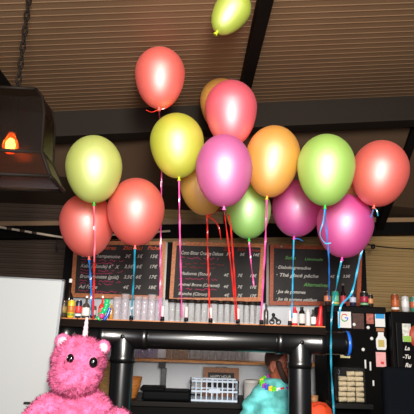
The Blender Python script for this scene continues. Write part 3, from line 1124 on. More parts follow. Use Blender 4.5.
def bottle(px, py, Y, z, h, r, col, labcol, capcol, label, group, neck=0.55, nr=0.35, capn='cap', cat='bottle', glass=False):
    q = at(px, py, Y)
    root = thing('bottle', (q.x, Y, z), label, cat, group)
    m = mat('bottle_%d_%d_%d' % col, col, 0.15, 0, 0.7)
    MB().lathe([(0, 0.002), (r * .9, 0), (r, 0.006), (r, h * neck), (r * .85, h * (neck + .07)), (r * nr, h * (neck + .17)), (r * nr, h * .93), (0, h * .93)], (0, 0, 0), 22).build('bottle_body', m, root)
    MB().lathe([(r * nr * 1.15, h * .90), (r * nr * 1.15, h * .99), (r * nr * .6, h), (0, h)], (0, 0, 0), 16).build(capn, mat('cap_%d_%d_%d' % capcol, capcol, 0.4), root)
    if labcol:
        MB().lathe([(r, h * .12), (r + .0008, h * .13), (r + .0008, h * (neck - .06)), (r, h * (neck - .05))], (0, 0, 0), 22).build('paper_label', mat('band_%d_%d_%d' % labcol, labcol, 0.5), root)
    return root


g = 'bottles and cans at the left end of the bar shelf'
bottle(67, 321, YG + 0.07, ZT, 0.255, 0.026, (24, 18, 18), (70, 30, 28), (235, 225, 222), 'tall dark bottle with white cap at the left end of the shelf', g, 0.5)
can(62.5, 321, YG - 0.02, ZT, 0.105, 0.021, (70, 60, 44), (150, 130, 70), 'small dark can at the very left end of the shelf', g)
can(70, 321, YG - 0.04, ZT, 0.112, 0.0225, (238, 196, 40), (196, 120, 44), 'yellow drink can on the left end of the bar shelf', g, band2=(120, 150, 50))
can(77.5, 321, YG - 0.02, ZT, 0.112, 0.0205, (40, 40, 60), (215, 60, 60), 'dark blue can with a red label beside the yellow can', g, band2=(220, 220, 225))
bottle(85, 321, YG - 0.03, ZT, 0.142, 0.024, (70, 66, 62), (225, 222, 215), (230, 230, 228), 'squat white-labelled bottle with pointed white nozzle under the blue ribbon', g, 0.52, 0.3, 'nozzle')
can(92.5, 321, YG - 0.02, ZT, 0.08, 0.02, (88, 80, 76), (190, 186, 180), 'small grey jar under the red ribbon', g, name='jar')
bottle(101, 321, YG + 0.01, ZT, 0.148, 0.022, (222, 52, 44), (235, 110, 90), (235, 232, 228), 'red squeeze bottle with white nozzle behind the green tube toy', g, 0.5, 0.3, 'nozzle')
bottle(110.5, 321, YG + 0.02, ZT, 0.10, 0.017, (190, 130, 36), None, (210, 180, 90), 'small amber bottle right of the green tube toy', g, 0.6)
# green tube toy
root = thing('tube_toy', (at(103, 322, YF).x, YF - 0.03, ZT), 'shiny green tube toy with a pink spot leaning on the shelf', 'toy')
pts = bez([at(98, 319.5, YF - .03), at(102, 314, YF - .04), at(106, 307, YF - .04), at(107.5, 299, YF - .03)], 20)
rr = [0.017 + 0.0035 * math.sin(i * 1.5) for i in range(len(pts))]
rr[0] = rr[-1] = 0.008
MB().tube(pts, rr, 14).build('green_tube', mat('toy_green', (30, 190, 110), 0.2, 0, 0.8), root, True)
pts = bez([at(104, 320, YF - .05), at(107.5, 315, YF - .05), at(110, 308, YF - .045)], 12)
MB().tube(pts, 0.010, 10).build('blue_tube', mat('toy_blue', (30, 90, 200), 0.25, 0, 0.8), root, True)
MB().ball(at(101.5, 316, YF - 0.06), 0.016).build('pink_spot', mat('toy_pink', (235, 70, 140), 0.4), root, True)

g = 'bottles at the right end of the bar shelf'
bottle(294.5, 324, YG - 0.03, ZT, 0.118, 0.020, (205, 40, 44), (235, 215, 215), (230, 60, 60), 'red-and-white bottle under the cyan ribbon on the shelf', g, 0.7, 0.5)
bottle(302, 324, YG - 0.02, ZT, 0.118, 0.020, (20, 19, 20), (205, 200, 195), (20, 20, 20), 'black bottle with white print right of the red-and-white one', g, 0.68, 0.5)
bottle(308, 324, YG + 0.03, ZT, 0.105, 0.017, (205, 205, 205), None, (215, 215, 215), 'plain white bottle behind the black one', g, 0.8, 0.6)
bottle(313.5, 324, YG - 0.01, ZT, 0.105, 0.017, (60, 58, 58), (225, 225, 222), (40, 40, 40), 'grey bottle with white label next to the red cone', g, 0.6, 0.45)
q = at(319, 324, YG - 0.05)
root = thing('red_cone', (q.x, q.y, ZT), 'soft bright red cone-shaped rubber thing on the shelf by the cans', 'cone')
MB().lathe([(0, 0), (0.020, 0), (0.022, 0.01), (0.019, 0.04), (0.013, 0.075), (0.011, 0.11), (0.008, 0.125), (0, 0.13)], (0, 0, 0), 20, (0.12, 0, 1)).build('cone_body', mat('rubber_red', (225, 28, 34), 0.4), root)
MB().lathe([(0.0, 0), (0.024, 0), (0.024, 0.006), (0, 0.008)], (0, 0, 0), 20).build('cone_base', mat('rubber_red', (225, 28, 34), 0.4), root)
# small black figurine: two wheels and a body
q = at(275, 325, YG - 0.02)
root = thing('figurine', (q.x, q.y, ZT), 'small curly black metal figurine right of the pint glasses', 'figurine')
for dx in (-0.02, 0.022):
    pts = [(dx + 0.014 * math.cos(t * PI / 8), 0, 0.018 + 0.014 * math.sin(t * PI / 8)) for t in range(17)]
    MB().tube(pts, 0.0045, 8).build('wheel', BLACK, root)
MB().tube(bez([(-0.02, 0, 0.02), (-0.012, 0, 0.045), (0.004, 0, 0.04), (0.022, 0, 0.024)]), 0.008, 10).build('body', BLACK, root)
MB().ball((-0.01, 0, 0.062), 0.012).build('head', BLACK, root)
q = at(266.5, 325, YG + 0.03)
MBb = bottle(266, 324, YG + 0.04, ZT, 0.13, 0.016, (70, 66, 66), None, (50, 46, 46), 'slim grey bottle by the post, right of the last pint glass', 'bottles at the right end of the bar shelf', 0.62, 0.4)

# ------------------------------------------------------------------ black magnet cabinet and fridge at right
YC = 4.15
pa, pb = at(326, 312, YC), at(386, 314, YC)
ztop = at(350, 306, YC).z
root = thing('black_cabinet', ((pa.x + pb.x) / 2, YC + 0.2, 0), 'tall black cabinet covered with cards and magnets, right of the pipe', 'cabinet')
MB().box(((pa.x + pb.x) / 2, YC + 0.2, ztop / 2), (pb.x - pa.x, 0.40, ztop), bevel=0.006).build('cabinet_body', mat('cabinet_black', (9, 8, 8), 0.6, 0, 0.05), root, True)
MB().box(((pa.x + pb.x) / 2, YC - 0.006, ztop - 0.03), (pb.x - pa.x - .01, 0.02, 0.05), bevel=0.004).build('top_rail', mat('rail_black', (16, 14, 13), 0.5, 0, 0.1), root, True)
gc = 'cards stuck on the black cabinet'


def card(x0, y0, x1, y1, m, label, dy=0.004):
    a_, b_ = at(x0, y0, YC), at(x1, y1, YC)
    cz = ((a_.x + b_.x) / 2, YC - dy, b_.z)
    root = thing('card', cz, label, 'card', gc)
    MB().box((0, 0, (a_.z - b_.z) / 2), (b_.x - a_.x, 0.003, a_.z - b_.z)).build('paper', m, root)
    return root, a_, b_


r, a_, b_ = card(337, 311.5, 350.5, 328, mat('paper_white', (232, 230, 226), 0.6), 'white card with a multicoloured ring letter G, left on the black cabinet', 0.02)
cz, cx = (a_.z * 0.62 + b_.z * 0.38), (a_.x + b_.x) / 2
for (t0, t1, colr, nm) in ((40, 140, (225, 60, 50), 'red'), (140, 215, (245, 185, 30), 'yellow'), (215, 320, (50, 165, 80), 'green'), (320, 362, (60, 120, 235), 'blue')):
    pts = [(cx + 0.026 * math.cos(math.radians(t)), YC - 0.0225, cz + 0.026 * math.sin(math.radians(t))) for t in range(t0, t1 + 1, 8)]
    MB().tube(pts, 0.004, 6).build('ring_mark', mat('mark_' + nm, colr, 0.5), r, True)['label'] = nm + ' arc of the ring letter'
MB().box((cx + 0.014, YC - 0.0225, cz), (0.026, 0.003, 0.008)).build('ring_mark', mat('mark_blue', (60, 120, 235), 0.5), r, True)['label'] = 'blue bar of the ring letter'
card(352, 313, 364, 329, mat('card_brown', (74, 44, 34), 0.5, vary=0.5, vscale=30), 'dark brown picture card between the white card and the photo')
r, a_, b_ = card(366, 313, 373.5, 324, mat('photo_red', (176, 96, 82), 0.5, vary=0.6, vscale=40), 'small reddish photo card left of the blue ticket')
r, a_, b_ = card(374.5, 311, 385, 327, WHITE, 'white ticket with a blue top on the black cabinet')
MB().box(((a_.x + b_.x) / 2, YC - 0.0065, a_.z - (a_.z - b_.z) * .27), (b_.x - a_.x - .008, 0.003, (a_.z - b_.z) * .42)).build('blue_patch', mat('ticket_blue', (40, 150, 215), 0.5), r, True)
card(376, 328, 384, 331.5, mat('card_tan', (170, 110, 70), 0.6), 'narrow tan strip card below the blue ticket')
# jug-shaped white sticker
a_, b_ = at(375.5, 332, YC), at(386.5, 350, YC)
root = thing('jar_sticker', ((a_.x + b_.x) / 2, YC - 0.004, b_.z), 'white jar-shaped sticker with a yellow label on the cabinet', 'sticker')
W_, H_ = (b_.x - a_.x), (a_.z - b_.z)
MB().quadbox([Vector((x * W_, 0, z * H_)) for x, z in ((-.4, 0), (.4, 0), (.5, .15), (.5, .6), (.28, .8), (.28, 1), (-.28, 1), (-.28, .8), (-.5, .6), (-.5, .15))], (0, 0.003, 0)).build('jar_outline', WHITE, root)
MB().box((0, -0.002, H_ * .36), (W_ * .6, 0.002, H_ * .4)).build('yellow_label', mat('jar_yellow', (196, 176, 96), 0.6), root)
r, a_, b_ = card(375.5, 352, 386, 367, mat('card_pink', (236, 170, 170), 0.6, vary=0.1, vscale=30), 'pale pink card low on the black cabinet')
MB().box(((a_.x + b_.x) / 2 + .01, YC - 0.0065, b_.z + .03), (0.025, 0.002, 0.02)).build('red_spot', mat('spot_red', (215, 60, 60), 0.6), r, True)
r, a_, b_ = card(340, 351, 350, 358, mat('card_cream', (222, 214, 160), 0.6), 'small cream card under the end of the pipe')
for i, (px, py) in enumerate(((354, 324.5), (368, 327.5), (371.5, 338.5), (363, 349.5))):
    q = at(px, py, YC)
    tag(MB().lathe([(0, 0), (0.013, 0), (0.013, 0.006), (0.010, 0.009), (0, 0.010)], q, 16, (0, -1, 0)).build('round_magnet', WHITE, loc=q),
        'round white magnet, %s from the top on the black cabinet' % ORD[i], 'magnet', 'white magnets on the cabinet')
for i, (px, py, hh) in enumerate(((365, 364, 8), (370, 366, 8), (373, 383, 5))):
    q = at(px, py, YC)
    tag(MB().cyl(q + Vector((0, -.009, -hh * .004)), q + Vector((0, -.009, hh * .004)), 0.007, seg=10).build('white_marker', WHITE, loc=q + Vector((0, -.009, -hh * .004))),
        'small white marker clipped on the cabinet, %s from the left' % ORD[i], 'marker', 'white markers on the cabinet')
# jar of corks on a ledge
q = at(349.5, 402, YC - 0.11)
tag(MB().box((q.x, YC - 0.1, q.z - 0.02), (0.30, 0.198, 0.036), bevel=0.004).build('ledge', BLACK, loc=(q.x, YC - 0.1, q.z - 0.038)), 'black ledge under the jar of corks', 'ledge')
root = thing('cork_jar', (q.x, YC - 0.12, q.z), 'clear square jar packed with beige corks by the cabinet', 'jar')
MB().box((0, 0, 0.125), (0.205, 0.13, 0.245), bevel=0.012).build('jar_glass', clear_mat('jar_clear', (240, 240, 240), 0.15, 0.05, 0.02), root)
CORK = mat('cork', (232, 214, 176), 0.8, vary=0.2, vscale=60)
rnd = random.Random(4)
k = 0
cork0 = None
for row in range(6):
    for col in range(3):
        for dep in range(1):
            x = -0.062 + col * 0.062 + rnd.uniform(-.003, .003)
            z = 0.022 + row * 0.0365
            if row == 5 and col == 0:
                continue
            cz = root.location + Vector((x, -0.03, z))
            lab = 'beige cork in the jar, %s row from the bottom, %s from the left' % (ORD[row], ORD[col])
            if cork0 is None:
                o = MB().cyl((-0.028, 0, 0), (0.028, 0, 0), 0.0165, seg=14).build('cork', CORK)
                cork0 = o
                tag(o, lab, 'cork', 'corks in the jar')
            else:
                o = cork0.copy()
                C.objects.link(o)
                o['label'] = lab
            o.location = cz
            o.rotation_euler = (0, rnd.uniform(-.1, .1), rnd.uniform(-.2, .2))

g = 'cans and bottles on top of the black cabinet'
YT = YC + 0.07
zt2 = ztop + 0.001
can(327.5, 305, YT, zt2, 0.115, 0.027, (60, 42, 40), (226, 138, 96), 'dark can with an orange label at the left on the black cabinet', g)
can(335.5, 305, YT, zt2, 0.118, 0.029, (60, 176, 140), (120, 200, 150), 'green can under the teal ribbon on the black cabinet', g, band2=(200, 190, 90))
bottle(343.5, 305, YT + 0.02, zt2, 0.185, 0.023, (26, 18, 18), (196, 60, 70), (120, 104, 92), 'dark beer bottle with a red label among the cans', g, 0.5, 0.42)
can(353, 305, YT, zt2, 0.108, 0.026, (44, 44, 70), (200, 205, 225), 'dark blue can with a white label at the end of the cyan ribbon', g)
can(364.5, 306, YT, zt2, 0.120, 0.032, (34, 34, 34), (170, 40, 70), 'large black can with red band and green base', g, top=(215, 215, 210), band2=(130, 190, 140))
can(370.5, 306, YT + 0.06, zt2, 0.105, 0.024, (52, 38, 30), (220, 150, 96), 'small orange can half hidden behind the large black can', g)

YR = 4.05
pa, pb = at(392.2, 320, YR), at(450, 320, YR)
zf = at(400, 311.5, YR).z
root = thing('drinks_fridge', ((pa.x + pb.x) / 2, YR + 0.25, 0), 'black drinks fridge at the right edge with chalk writing on its door', 'fridge')
MB().box(((pa.x + pb.x) / 2, YR + 0.27, zf / 2), (pb.x - pa.x, 0.50, zf), bevel=0.008).build('fridge_body', mat('fridge_black', (11, 10, 11), 0.5, 0, 0.08), root, True)
a_, b_ = at(396.5, 322, YR), at(450, 322, YR)
dz0 = 0.12
do = MB().box(((a_.x + b_.x) / 2 - .01, YR + 0.005, (a_.z + dz0) / 2), (b_.x - a_.x, 0.03, a_.z - dz0), bevel=0.004).build('door', mat('fridge_door', (16, 15, 16), 0.4, 0, 0.15), root, True)
a2 = at(401, 325, YR)
MB().box(((a2.x + b_.x) / 2, YR - 0.012, a2.z - 0.35), (b_.x - a2.x, 0.008, 0.70)).build('door_panel', mat('door_slate', (13, 12, 13), 0.6, 0, 0.06), do, True)
a3, b3 = at(402, 323.5, YR - .02), at(411.5, 342, YR - .02)
MB().box(((a3.x + b3.x) / 2, YR - 0.019, (a3.z + b3.z) / 2), (b3.x - a3.x, 0.003, a3.z - b3.z)).build('picture_sheet', mat('sheet_pale', (214, 216, 206), 0.5, vary=0.35, vscale=45), do, True)
MB().box(((a3.x + b3.x) / 2, YR - 0.022, b3.z + .022), (b3.x - a3.x - .004, 0.002, 0.042)).build('green_patch', mat('sheet_green', (150, 196, 84), 0.5), do, True)
c3 = at(413, 336, YR - .02)
MB().lathe([(0, 0), (0.05, 0), (0.05, .003), (0, .003)], (c3.x + .02, YR - 0.019, c3.z), 24, (0, -1, 0), 1, 1.6).build('red_sticker', mat('sticker_red', (176, 62, 40), 0.5), do, True)
mb = MB()
for (t, x, y) in (('La', 404.5, 350), ('-Tu', 402.5, 358.5), ('Ru', 405, 367)):
    q = at(x, y, YR - .0175)
    write(mb, t, 0.042, q, shear=0.3, bold=0.001)
mb.build('chalk_writing', WHC, do, True)
g = 'cans on top of the fridge'
YT = YR + 0.08
can(395.5, 311, YT, zf + .001, 0.135, 0.030, (150, 74, 40), (188, 96, 52), 'copper-coloured can at the left on the fridge', g, band2=(230, 225, 220))
can(405.5, 311, YT, zf + .001, 0.125, 0.029, (206, 206, 208), (226, 226, 228), 'white and silver can next to the copper can on the fridge', g)
can(414, 311, YT + .01, zf + .001, 0.120, 0.029, (70, 130, 110), (190, 96, 60), 'green and orange can at the right picture edge on the fridge', g)

# ------------------------------------------------------------------ glasses on the back shelf
gb = 'glasses on the wall shelf behind the bar'
PUR = clear_mat('violet_glass', (246, 244, 253), 0.3, 0.08, 0.25)
BRN = clear_mat('brownish_glass', (250, 244, 238), 0.3, 0.06, 0.16)
sets = [('violet_tumbler', PUR, [136.5, 142.5, 148.5, 154.5], 'violet-tinted tumbler', 0.028), ('brown_tumbler', BRN, [168.5, 174.5, 180, 185.5], 'brownish glass', 0.027),
        ('tall_tumbler', GLS, [192, 198.5, 205, 212, 219, 226, 233, 240, 246], 'pale tall glass', 0.030)]
for nm, m, xs, lb, rr in sets:
    proto = None
    for i, px in enumerate(xs):
        q = at(px, 359, YL)
        lab = '%s, %s of its kind from the left on the wall shelf' % (lb, ORD[i])
        yy = YL - 0.02 + (0.03 if i % 2 else 0)
        if proto is None:
            proto = tumbler(nm, 0.14, rr * .85, rr, m, None, lab, gb, 'glass', (q.x, yy, zl2), bands=2)
        else:
            dup(proto, (q.x, yy, zl2), lab)
q = at(321, 361, YL)
bottle(318, 361, YL, zl2, 0.12, 0.028, (40, 70, 150), (190, 200, 220), (210, 215, 225), 'blue bottle on the wall shelf right of the right upright pipe', gb, 0.7, 0.5)

# ------------------------------------------------------------------ things on the back counter
# wicker basket stack left of the left upright
q = at(106, 398, 4.42)
root = thing('wicker_basket', (q.x, 4.45, zbc), 'straw-coloured wicker basket between the plush and the left pipe', 'basket')
pr = []
hh = at(106, 361, 4.42).z - zbc
for i in range(33):
    z = hh * i / 32
    pr.append((0.085 + 0.004 * math.sin(i * PI) + (0.005 if i % 2 else 0), z))
MB().lathe([(0, 0)] + pr + [(0.078, hh), (0.076, 0.01), (0, 0.01)], (0, 0, 0), 28, None, 1.0, 0.9).build('woven_wall', wood('wicker', (196, 150, 84), (10, 10, 60)), root)
MB().tube([(0.088 * math.cos(t * PI / 12), 0.08 * math.sin(t * PI / 12), hh) for t in range(25)], 0.008).build('rim', wood('wicker', (196, 150, 84)), root)
# wooden bowl
q = at(134, 398, 4.42)
root = thing('wooden_bowl', (q.x - .035, 4.44, zbc), 'orange wooden bowl right of the left upright pipe', 'bowl')
bh = at(134, 377, 4.42).z - zbc
MB().lathe([(0, 0.0), (0.045, 0.0), (0.05, 0.01), (0.075, bh * .5), (0.092, bh), (0.086, bh), (0.068, bh * .5), (0.04, 0.02), (0, 0.018)], (0, 0, 0), 30).build('bowl_body', wood('bowl_wood', (196, 122, 54), (8, 8, 20)), root)
# black tray-like appliance and its post
q = at(166, 398, 4.42)
root = thing('black_hot_plate', (q.x + .004, 4.43, zbc), 'flat black appliance with rounded lid under the wall shelf', 'appliance')
hh = at(166, 387, 4.42).z - zbc
MB().box((0, 0, hh * .4), (0.38, 0.26, hh * .78), bevel=0.02).build('base', mat('appliance_black', (12, 13, 15), 0.6, 0, 0.08), root)
MB().box((-0.11, 0, hh * .88), (0.20, 0.22, hh * .3), bevel=0.015).build('lid', mat('appliance_black', (12, 13, 15), 0.6, 0, 0.08), root)
q = at(163, 385, 4.62)
zt3 = zl2 - 0.07
tag(MB().box((q.x, 4.66, (zt3 + zbc) / 2), (0.045, 0.04, zt3 - zbc), bevel=0.004).build('black_post', mat('post_blueblack', (30, 34, 40), 0.4), loc=(q.x, 4.66, zbc)), 'dark upright post between the wall shelf and back counter', 'post')
# plastic crate
q0, q1 = at(190.5, 396, 4.36), at(238, 396, 4.36)
hh = at(200, 381, 4.36).z - zbc
Wc = q1.x - q0.x
root = thing('plastic_crate', ((q0.x + q1.x) / 2, 4.48, zbc), 'pale blue lattice plastic crate on the back counter', 'crate')
CR = mat('crate_blue', (204, 220, 238), 0.45)
mb = MB()
Dc = 0.24


def lattice(mb, p, ux, W_, H_, n, wav):
    for i in range(n + 1):
        x = -W_ / 2 + W_ * i / n
        top = H_ + (0.02 if wav and (i in (1, 2) or i in (n - 1, n - 2) or abs(i - n / 2) < 1.6) else 0)
        c = Vector(p) + Vector(ux) * x + Vector((0, 0, top / 2))
        mb.box(c, (0.009, 0.009, top))
    for f in (0.04, 0.50, 1.0):
        c = Vector(p) + Vector((0, 0, H_ * f))
        s = Vector(ux) * W_
        mb.box(c, (abs(s.x) + .011, abs(s.y) + .011, 0.014))


lattice(mb, (0, -Dc / 2, 0), (1, 0, 0), Wc, hh, 9, True)
mb.box((0, -Dc / 2, hh + .02), (0.10, 0.012, 0.012))
mb.box((-Wc * .38, -Dc / 2, hh + .02), (0.05, 0.012, 0.012))
mb.box((Wc * .38, -Dc / 2, hh + .02), (0.05, 0.012, 0.012))
mb.box((0, -Dc / 2 - .002, hh * .52), (0.09, 0.008, 0.03))
mb.build('front_lattice', CR, root)
mb = MB()
lattice(mb, (0, Dc / 2, 0), (1, 0, 0), Wc, hh, 2, False)
mb.build('back_lattice', CR, root)
for sx in (-1, 1):
    mb = MB()
    lattice(mb, (sx * Wc / 2, 0, 0), (0, 1, 0), Dc, hh, 6, False)
    mb.build('side_lattice', CR, root)
MB().box((0, 0, 0.008), (Wc, Dc, 0.012)).build('crate_floor', CR, root)
# small chalkboard behind the crate
q0, q1 = at(203.5, 367, 4.66), at(239, 367, 4.66)
root = thing('small_chalkboard', ((q0.x + q1.x) / 2, 4.66, zbc), 'small wood-framed chalkboard standing behind the blue crate', 'chalkboard')
W_ = q1.x - q0.x
H_ = q0.z - zbc
MB().box((0, 0, H_ / 2), (W_ - .02, 0.012, H_ - .02)).build('slate', SLATE, root)
mb = MB()
fb = wood('brown_wood', (150, 92, 48), (20, 20, 20))
for x in (-1, 1):
    mb.box((x * (W_ / 2 - .02), -0.004, H_ / 2), (0.04, 0.024, H_))
mb.box((0, -0.004, H_ - .02), (W_ - .08, 0.024, 0.04))
mb.box((0, -0.004, .02), (W_ - .08, 0.024, 0.04))
mb.build('frame', fb, root)
mb = MB()
write(mb, 'HAPPY HOUR', 0.04, (-W_ / 2 + .06, -0.0072, H_ - .085), shear=0.1, fit=W_ - .13)
scribble(mb, -W_ / 2 + .10, W_ / 2 - .07, -0.0075, H_ - .12, 0.016, seed=5)
mb.build('chalk_writing', WHC, root)
MB().lathe([(0.012, 0.0), (0.05, 0), (0.05, .006), (0.012, .006)], (0, 0, H_), 16, None, 1, .2).build('top_handle', mat('alu', (130, 130, 130), 0.3, 0.8), root)
# white canister
q = at(251.5, 399, 4.5)
root = thing('white_canister', (q.x, 4.5, zbc), 'pale grey canister behind the person in turquoise', 'canister')
hh = at(251.5, 380, 4.5).z - zbc
MB().lathe([(0, 0), (0.062, 0), (0.064, 0.006), (0.066, hh * .9), (0, hh * .9)], (0, 0, 0), 26).build('canister_body', mat('canister_grey', (200, 198, 194), 0.5), root)
MB().lathe([(0.067, hh * .88), (0.068, hh * .9), (0.068, hh), (0.05, hh + .004), (0, hh + .004)], (0, 0, 0), 26).build('lid', mat('canister_lid', (215, 214, 210), 0.4), root)
# items right of the right upright
q = at(323, 400, 4.5)
root = thing('blue_grey_jar', (q.x, 4.5, zbc), 'blue-grey jar on the back counter beside the cyan ribbon', 'jar')
hh = at(323, 384, 4.5).z - zbc
MB().lathe([(0, 0), (0.04, 0), (0.043, 0.006), (0.043, hh * .8), (0.036, hh * .86), (0, hh * .86)], (0, 0, 0), 22).build('jar_body', mat('jar_bluegrey', (92, 110, 130), 0.25, 0, 0.7), root)
MB().lathe([(0.038, hh * .85), (0.04, hh * .87), (0.04, hh), (0, hh)], (0, 0, 0), 22).build('lid', mat('jar_lid', (60, 70, 84), 0.3), root)
q = at(315.5, 402, 4.3)
zq = at(315.5, 396, 4.36).z
root = thing('wooden_cup', (q.x, 4.36, zbc), 'small tan wooden cup right of the right upright pipe', 'cup')
hq = max(0.05, zq - zbc)
MB().lathe([(0, 0), (0.03, 0), (0.036, hq), (0.032, hq), (0.026, 0.006), (0, 0.006)], (0, 0, 0), 20).build('cup_body', wood('cup_tan', (206, 150, 100)), root)
MB().tube([(0.034 * math.cos(t * PI / 10), 0.034 * math.sin(t * PI / 10), hq) for t in range(21)], 0.004).build('rim', wood('cup_tan', (206, 150, 100)), root)
# orange cloth bundle standing on the bar, just behind the pipe
q = at(321, 401, 3.66)
root = thing('orange_bag', (at(318, 414, 3.64).x, 3.64 - .01, ZC + .001), 'rounded orange-red bag low behind the right upright pipe', 'bag')
hb = q.z - ZC
MB().lathe([(0, 0), (0.07, 0), (0.095, 0.02), (0.10, hb * .45), (0.085, hb * .75), (0.05, hb * .95), (0, hb)], (0, 0, 0), 28, None, 1, .6).build('bag_body', mat('bag_orange', (226, 72, 26), 0.7, bump=0.3, bscale=30), root)
MB().tube(bez([(-0.04, -.04, hb * .84), (0, -.05, hb * .98), (0.04, -.04, hb * .84)]), 0.006).build('handle', mat('bag_orange_dark', (190, 56, 22), 0.7), root)

# ------------------------------------------------------------------ person behind the bar
YH = 3.98
hp = at(280, 366, YH)
SKIN = mat('skin_warm', (158, 84, 60), 0.55, 0, 0.4, vary=0.12, vscale=25)
root = thing('person', (hp.x, YH, 0), 'person in a turquoise wrap and bright flower garland behind the bar, head turned right', 'person')
hx, hz = hp.x, hp.z
mb = MB()
RZ = Matrix.Rotation(math.radians(52), 3, 'Z')      # local +y = back of head; face looks toward camera-right


def hd(x, y, z):                                    # head-local point -> world
    v = RZ @ Vector((x, y, z))
    return Vector((hx + v.x, YH + v.y, hz + v.z))


rot = (0, 0, math.radians(52))
mb.ball(hd(0, 0.012, 0.03), (0.080, 0.098, 0.100), 26, 18, rot)
mb.ball(hd(0, -0.035, -0.045), (0.062, 0.062, 0.078), 24, 16, rot)
mb.ball(hd(0, -0.062, -0.095), (0.032, 0.030, 0.026), 18, 12, rot)           # chin
mb.tube([hd(0, -0.088, 0.035), hd(0, -0.112, -0.012), hd(0, -0.092, -0.03)], [0.010, 0.017, 0.012], 10)   # nose
for s in (-1, 1):
    mb.ball(hd(s * 0.034, -0.066, -0.02), (0.026, 0.024, 0.022), 14, 10, rot)  # cheeks
    mb.ball(hd(s * 0.032, -0.078, 0.036), (0.026, 0.014, 0.010), 14, 10, rot)  # brow
mb.ball(hd(0, -0.088, -0.058), (0.022, 0.012, 0.007), 14, 10, rot)           # lips
mb.ball(hd(0, -0.086, -0.068), (0.020, 0.012, 0.008), 14, 10, rot)
for s in (-1, 1):                                                            # ears
    for k in range(9):
        t = -1.6 + k * 0.42
        mb.ball(hd(s * (0.083 + 0.006 * math.cos(t)), 0.012 + 0.018 * math.cos(t), -0.005 + 0.034 * math.sin(t)), 0.0085, 10, 8)
    mb.ball(hd(s * 0.080, 0.012, -0.005), (0.008, 0.018, 0.030), 12, 10, rot)
zn = hz - 0.10
mb.tube([hd(0, 0.02, -0.04), Vector((hx - 0.005, YH + .02, zn - 0.07)), Vector((hx - 0.01, YH + 0.03, zn - 0.16))], [0.056, 0.056, 0.075], 18)
zs = zn - 0.022                                     # shoulder height
TX = hx - 0.012
mb.ball((TX, YH + .03, zs - 0.13), (0.18, 0.10, 0.14), 26, 18)
mb.ball((TX, YH + .03, zs - 0.28), (0.165, 0.10, 0.17), 26, 18)
mb.ball((TX, YH + .03, zs - 0.42), (0.17, 0.11, 0.12), 26, 18)
zh = zs - 0.44
for s in (-1, 1):
    hip = Vector((TX + s * 0.085, YH + .03, zh))
    kn = Vector((TX + s * 0.09, YH + .01, zh * 0.52))
    an = Vector((TX + s * 0.09, YH + .04, 0.07))
    mb.tube([hip, (hip + kn) / 2, kn, kn * .6 + an * .4, an], [0.088, 0.08, 0.056, 0.058, 0.04], 16)
    mb.tube([an + Vector((0, .03, -.035)), an + Vector((0, -.08, -.04)), an + Vector((0, -.15, -.05))], [0.034, 0.034, 0.02], 12)
    sh = Vector((TX + s * 0.150, YH + .03, zs - 0.12))
    el = Vector((TX + s * 0.215, YH + .05, zs - 0.30))
    wr = Vector((TX + s * 0.20, YH - .08, zs - 0.48))
    mb.tube([sh, (sh + el) / 2, el, (el + wr) / 2, wr], [0.056, 0.050, 0.041, 0.038, 0.027], 14)
    hd_ = (wr - el).normalized()
    side = Vector((1, 0, 0))
    pm = wr + hd_ * 0.05
    mb.ball(pm, (0.040, 0.030, 0.046), 14, 10)
    for f, (off, ln) in enumerate(((-0.030, .062), (-0.010, .072), (0.011, .068), (0.031, .052))):
        b0_ = pm + side * off + hd_ * 0.03
        mb.tube([b0_, b0_ + hd_ * ln * .55, b0_ + hd_ * ln * .95 + Vector((0, .012, -.012))], [0.0095, 0.009, 0.0075], 8)
    th0 = pm + side * (-s * 0.03) - hd_ * .01
    mb.tube([th0, th0 + side * (-s * .025) + hd_ * .02, th0 + side * (-s * .03) + hd_ * .05], [0.012, 0.0105, 0.009], 8)
bd = blob(mb, 0.0065, 3)
for v in bd.bm.verts:
    v.co.z = max(v.co.z, 0.004)
body = bd.build('body', SKIN, root, True)
for s in (-1, 1):
    MB().ball(hd(s * 0.031, -0.080, 0.017), (0.012, 0.009, 0.008), 14, 10, rot).build('eye', mat('eye_dark', (40, 26, 22), 0.15), root, True)
mb = MB()                                           # dark hair cap, side hair and beard
mb.ball(hd(0, 0.024, 0.048), (0.085, 0.098, 0.094), 26, 18, rot)
hb_ = blob(mb, 0.008, 2)
dl_ = [v for v in hb_.bm.verts if (RZ.inverted() @ (v.co - Vector((hx, YH, hz)))).z < 0.03 and (RZ.inverted() @ (v.co - Vector((hx, YH, hz)))).y < 0.035]
bmesh.ops.delete(hb_.bm, geom=dl_, context='VERTS')
hb_.build('hair', mat('hair_dark', (62, 34, 25), 0.7, bump=0.5, bscale=120), root, True)
mb = MB()
for s in (-1, 1):
    for k in range(8):
        f = k / 7
        mb.ball(hd(s * (0.071 - 0.028 * f ** 2), -0.026 - 0.040 * f, 0.02 - 0.115 * f), (0.016, 0.026, 0.022), 10, 8, rot)
mb.ball(hd(0, -0.066, -0.105), (0.036, 0.028, 0.024), 14, 10, rot)
mb = blob(mb, 0.006, 2)
mb.build('beard', mat('hair_dark', (62, 34, 25), 0.7), root, True)
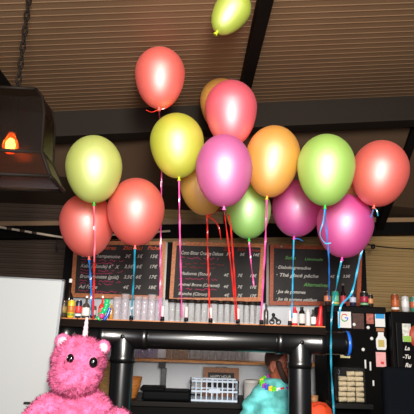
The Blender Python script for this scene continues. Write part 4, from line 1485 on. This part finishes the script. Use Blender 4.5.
# turquoise wrap over shoulders and arms
TQ = mat('turquoise_cloth', (112, 218, 210), 0.7, 0, 0.3, vary=0.55, vscale=11, bump=0.3, bscale=25)
mb = MB()
mb.ball((TX, YH + .03, zs - 0.15), (0.215, 0.135, 0.165), 28, 20)
mb.tube([(TX, YH + .03, zs + 0.02), (TX, YH + .03, zs - .1)], [0.085, 0.16], 20)
mb.tube([(TX, YH + .03, zs - 0.1), (TX, YH + .03, zs - 0.28), (TX, YH + .03, zs - 0.46), (TX, YH + .03, zs - 0.56)], [0.165, 0.185, 0.195, 0.20], 26)
for s in (-1, 1):
    sh = Vector((TX + s * 0.155, YH + .03, zs - 0.12))
    el = Vector((TX + s * 0.218, YH + .04, zs - 0.30))
    mb.tube([sh, (sh + el) / 2, el], [0.075, 0.072, 0.066], 14)
cl = blob(mb, 0.009, 6)
for v in cl.bm.verts:
    p = v.co
    v.co += v.normal * (0.020 * noise.noise(Vector((p.x * 8, p.y * 8, p.z * 24))) + 0.012)
cl.build('turquoise_wrap', TQ, root, True)
# flower garland
cols = [('green', (110, 220, 40)), ('yellow', (235, 215, 60)), ('blue', (60, 90, 210)), ('violet', (170, 60, 190)), ('red', (220, 50, 60)), ('white', (230, 228, 235))]
N = 26
for k in range(N):
    t = 2 * PI * k / N
    ci = (k * 5) % 6
    if 2.2 < t < 3.6:
        ci = 0 if k % 3 else 1
    cn, rgb = cols[ci]
    x = TX + 0.118 * math.cos(t)
    y = YH + .02 + 0.115 * math.sin(t)
    z = zs + 0.035 - 0.045 * (1 - math.sin(t)) / 2 * 1.6
    mb = MB()
    for pth in range(5):
        a_ = 2 * PI * pth / 5
        mb.ball((x + 0.012 * math.cos(a_), y - 0.006, z + 0.012 * math.sin(a_)), (0.011, 0.009, 0.011), 8, 6)
    mb.build('garland_flower', mat('flower_' + cn, rgb, 0.6), root, True)['label'] = cn + ' garland flower'

# ------------------------------------------------------------------ dark chair back at lower right
YX = 2.1
a_, b_ = at(384, 367, YX), at(470, 367, YX)
cxm = (a_.x + b_.x) / 2
root = thing('bar_chair', (cxm, YX + .1, 0), 'dark navy high bar chair back at the lower right corner', 'chair')
NV = mat('navy_fabric', (6, 8, 12), 0.9, 0, 0.03, bump=0.3, bscale=120)
zt4 = a_.z
MB().box((cxm, YX + .03, (zt4 + 0.85) / 2), (b_.x - a_.x, 0.06, zt4 - 0.85), bevel=0.02).build('backrest', NV, root, True)
MB().box((cxm, YX - .18, 0.78), (b_.x - a_.x, 0.42, 0.07), bevel=0.02).build('seat', NV, root, True)
for sx in (-1, 1):
    for yy in (YX - .36, YX + .02):
        MB().cyl((cxm + sx * .15, yy, 0), (cxm + sx * .13, yy, 0.745), 0.016, seg=12).build('leg', BLACK, root, True)
    MB().box((cxm + sx * .13, YX + .03, 0.83), (0.03, 0.02, 0.2)).build('back_support', BLACK, root, True)
MB().tube([(cxm - .145, YX - .36, .3), (cxm + .145, YX - .36, .3)], 0.011).build('footrest', BLACK, root, True)
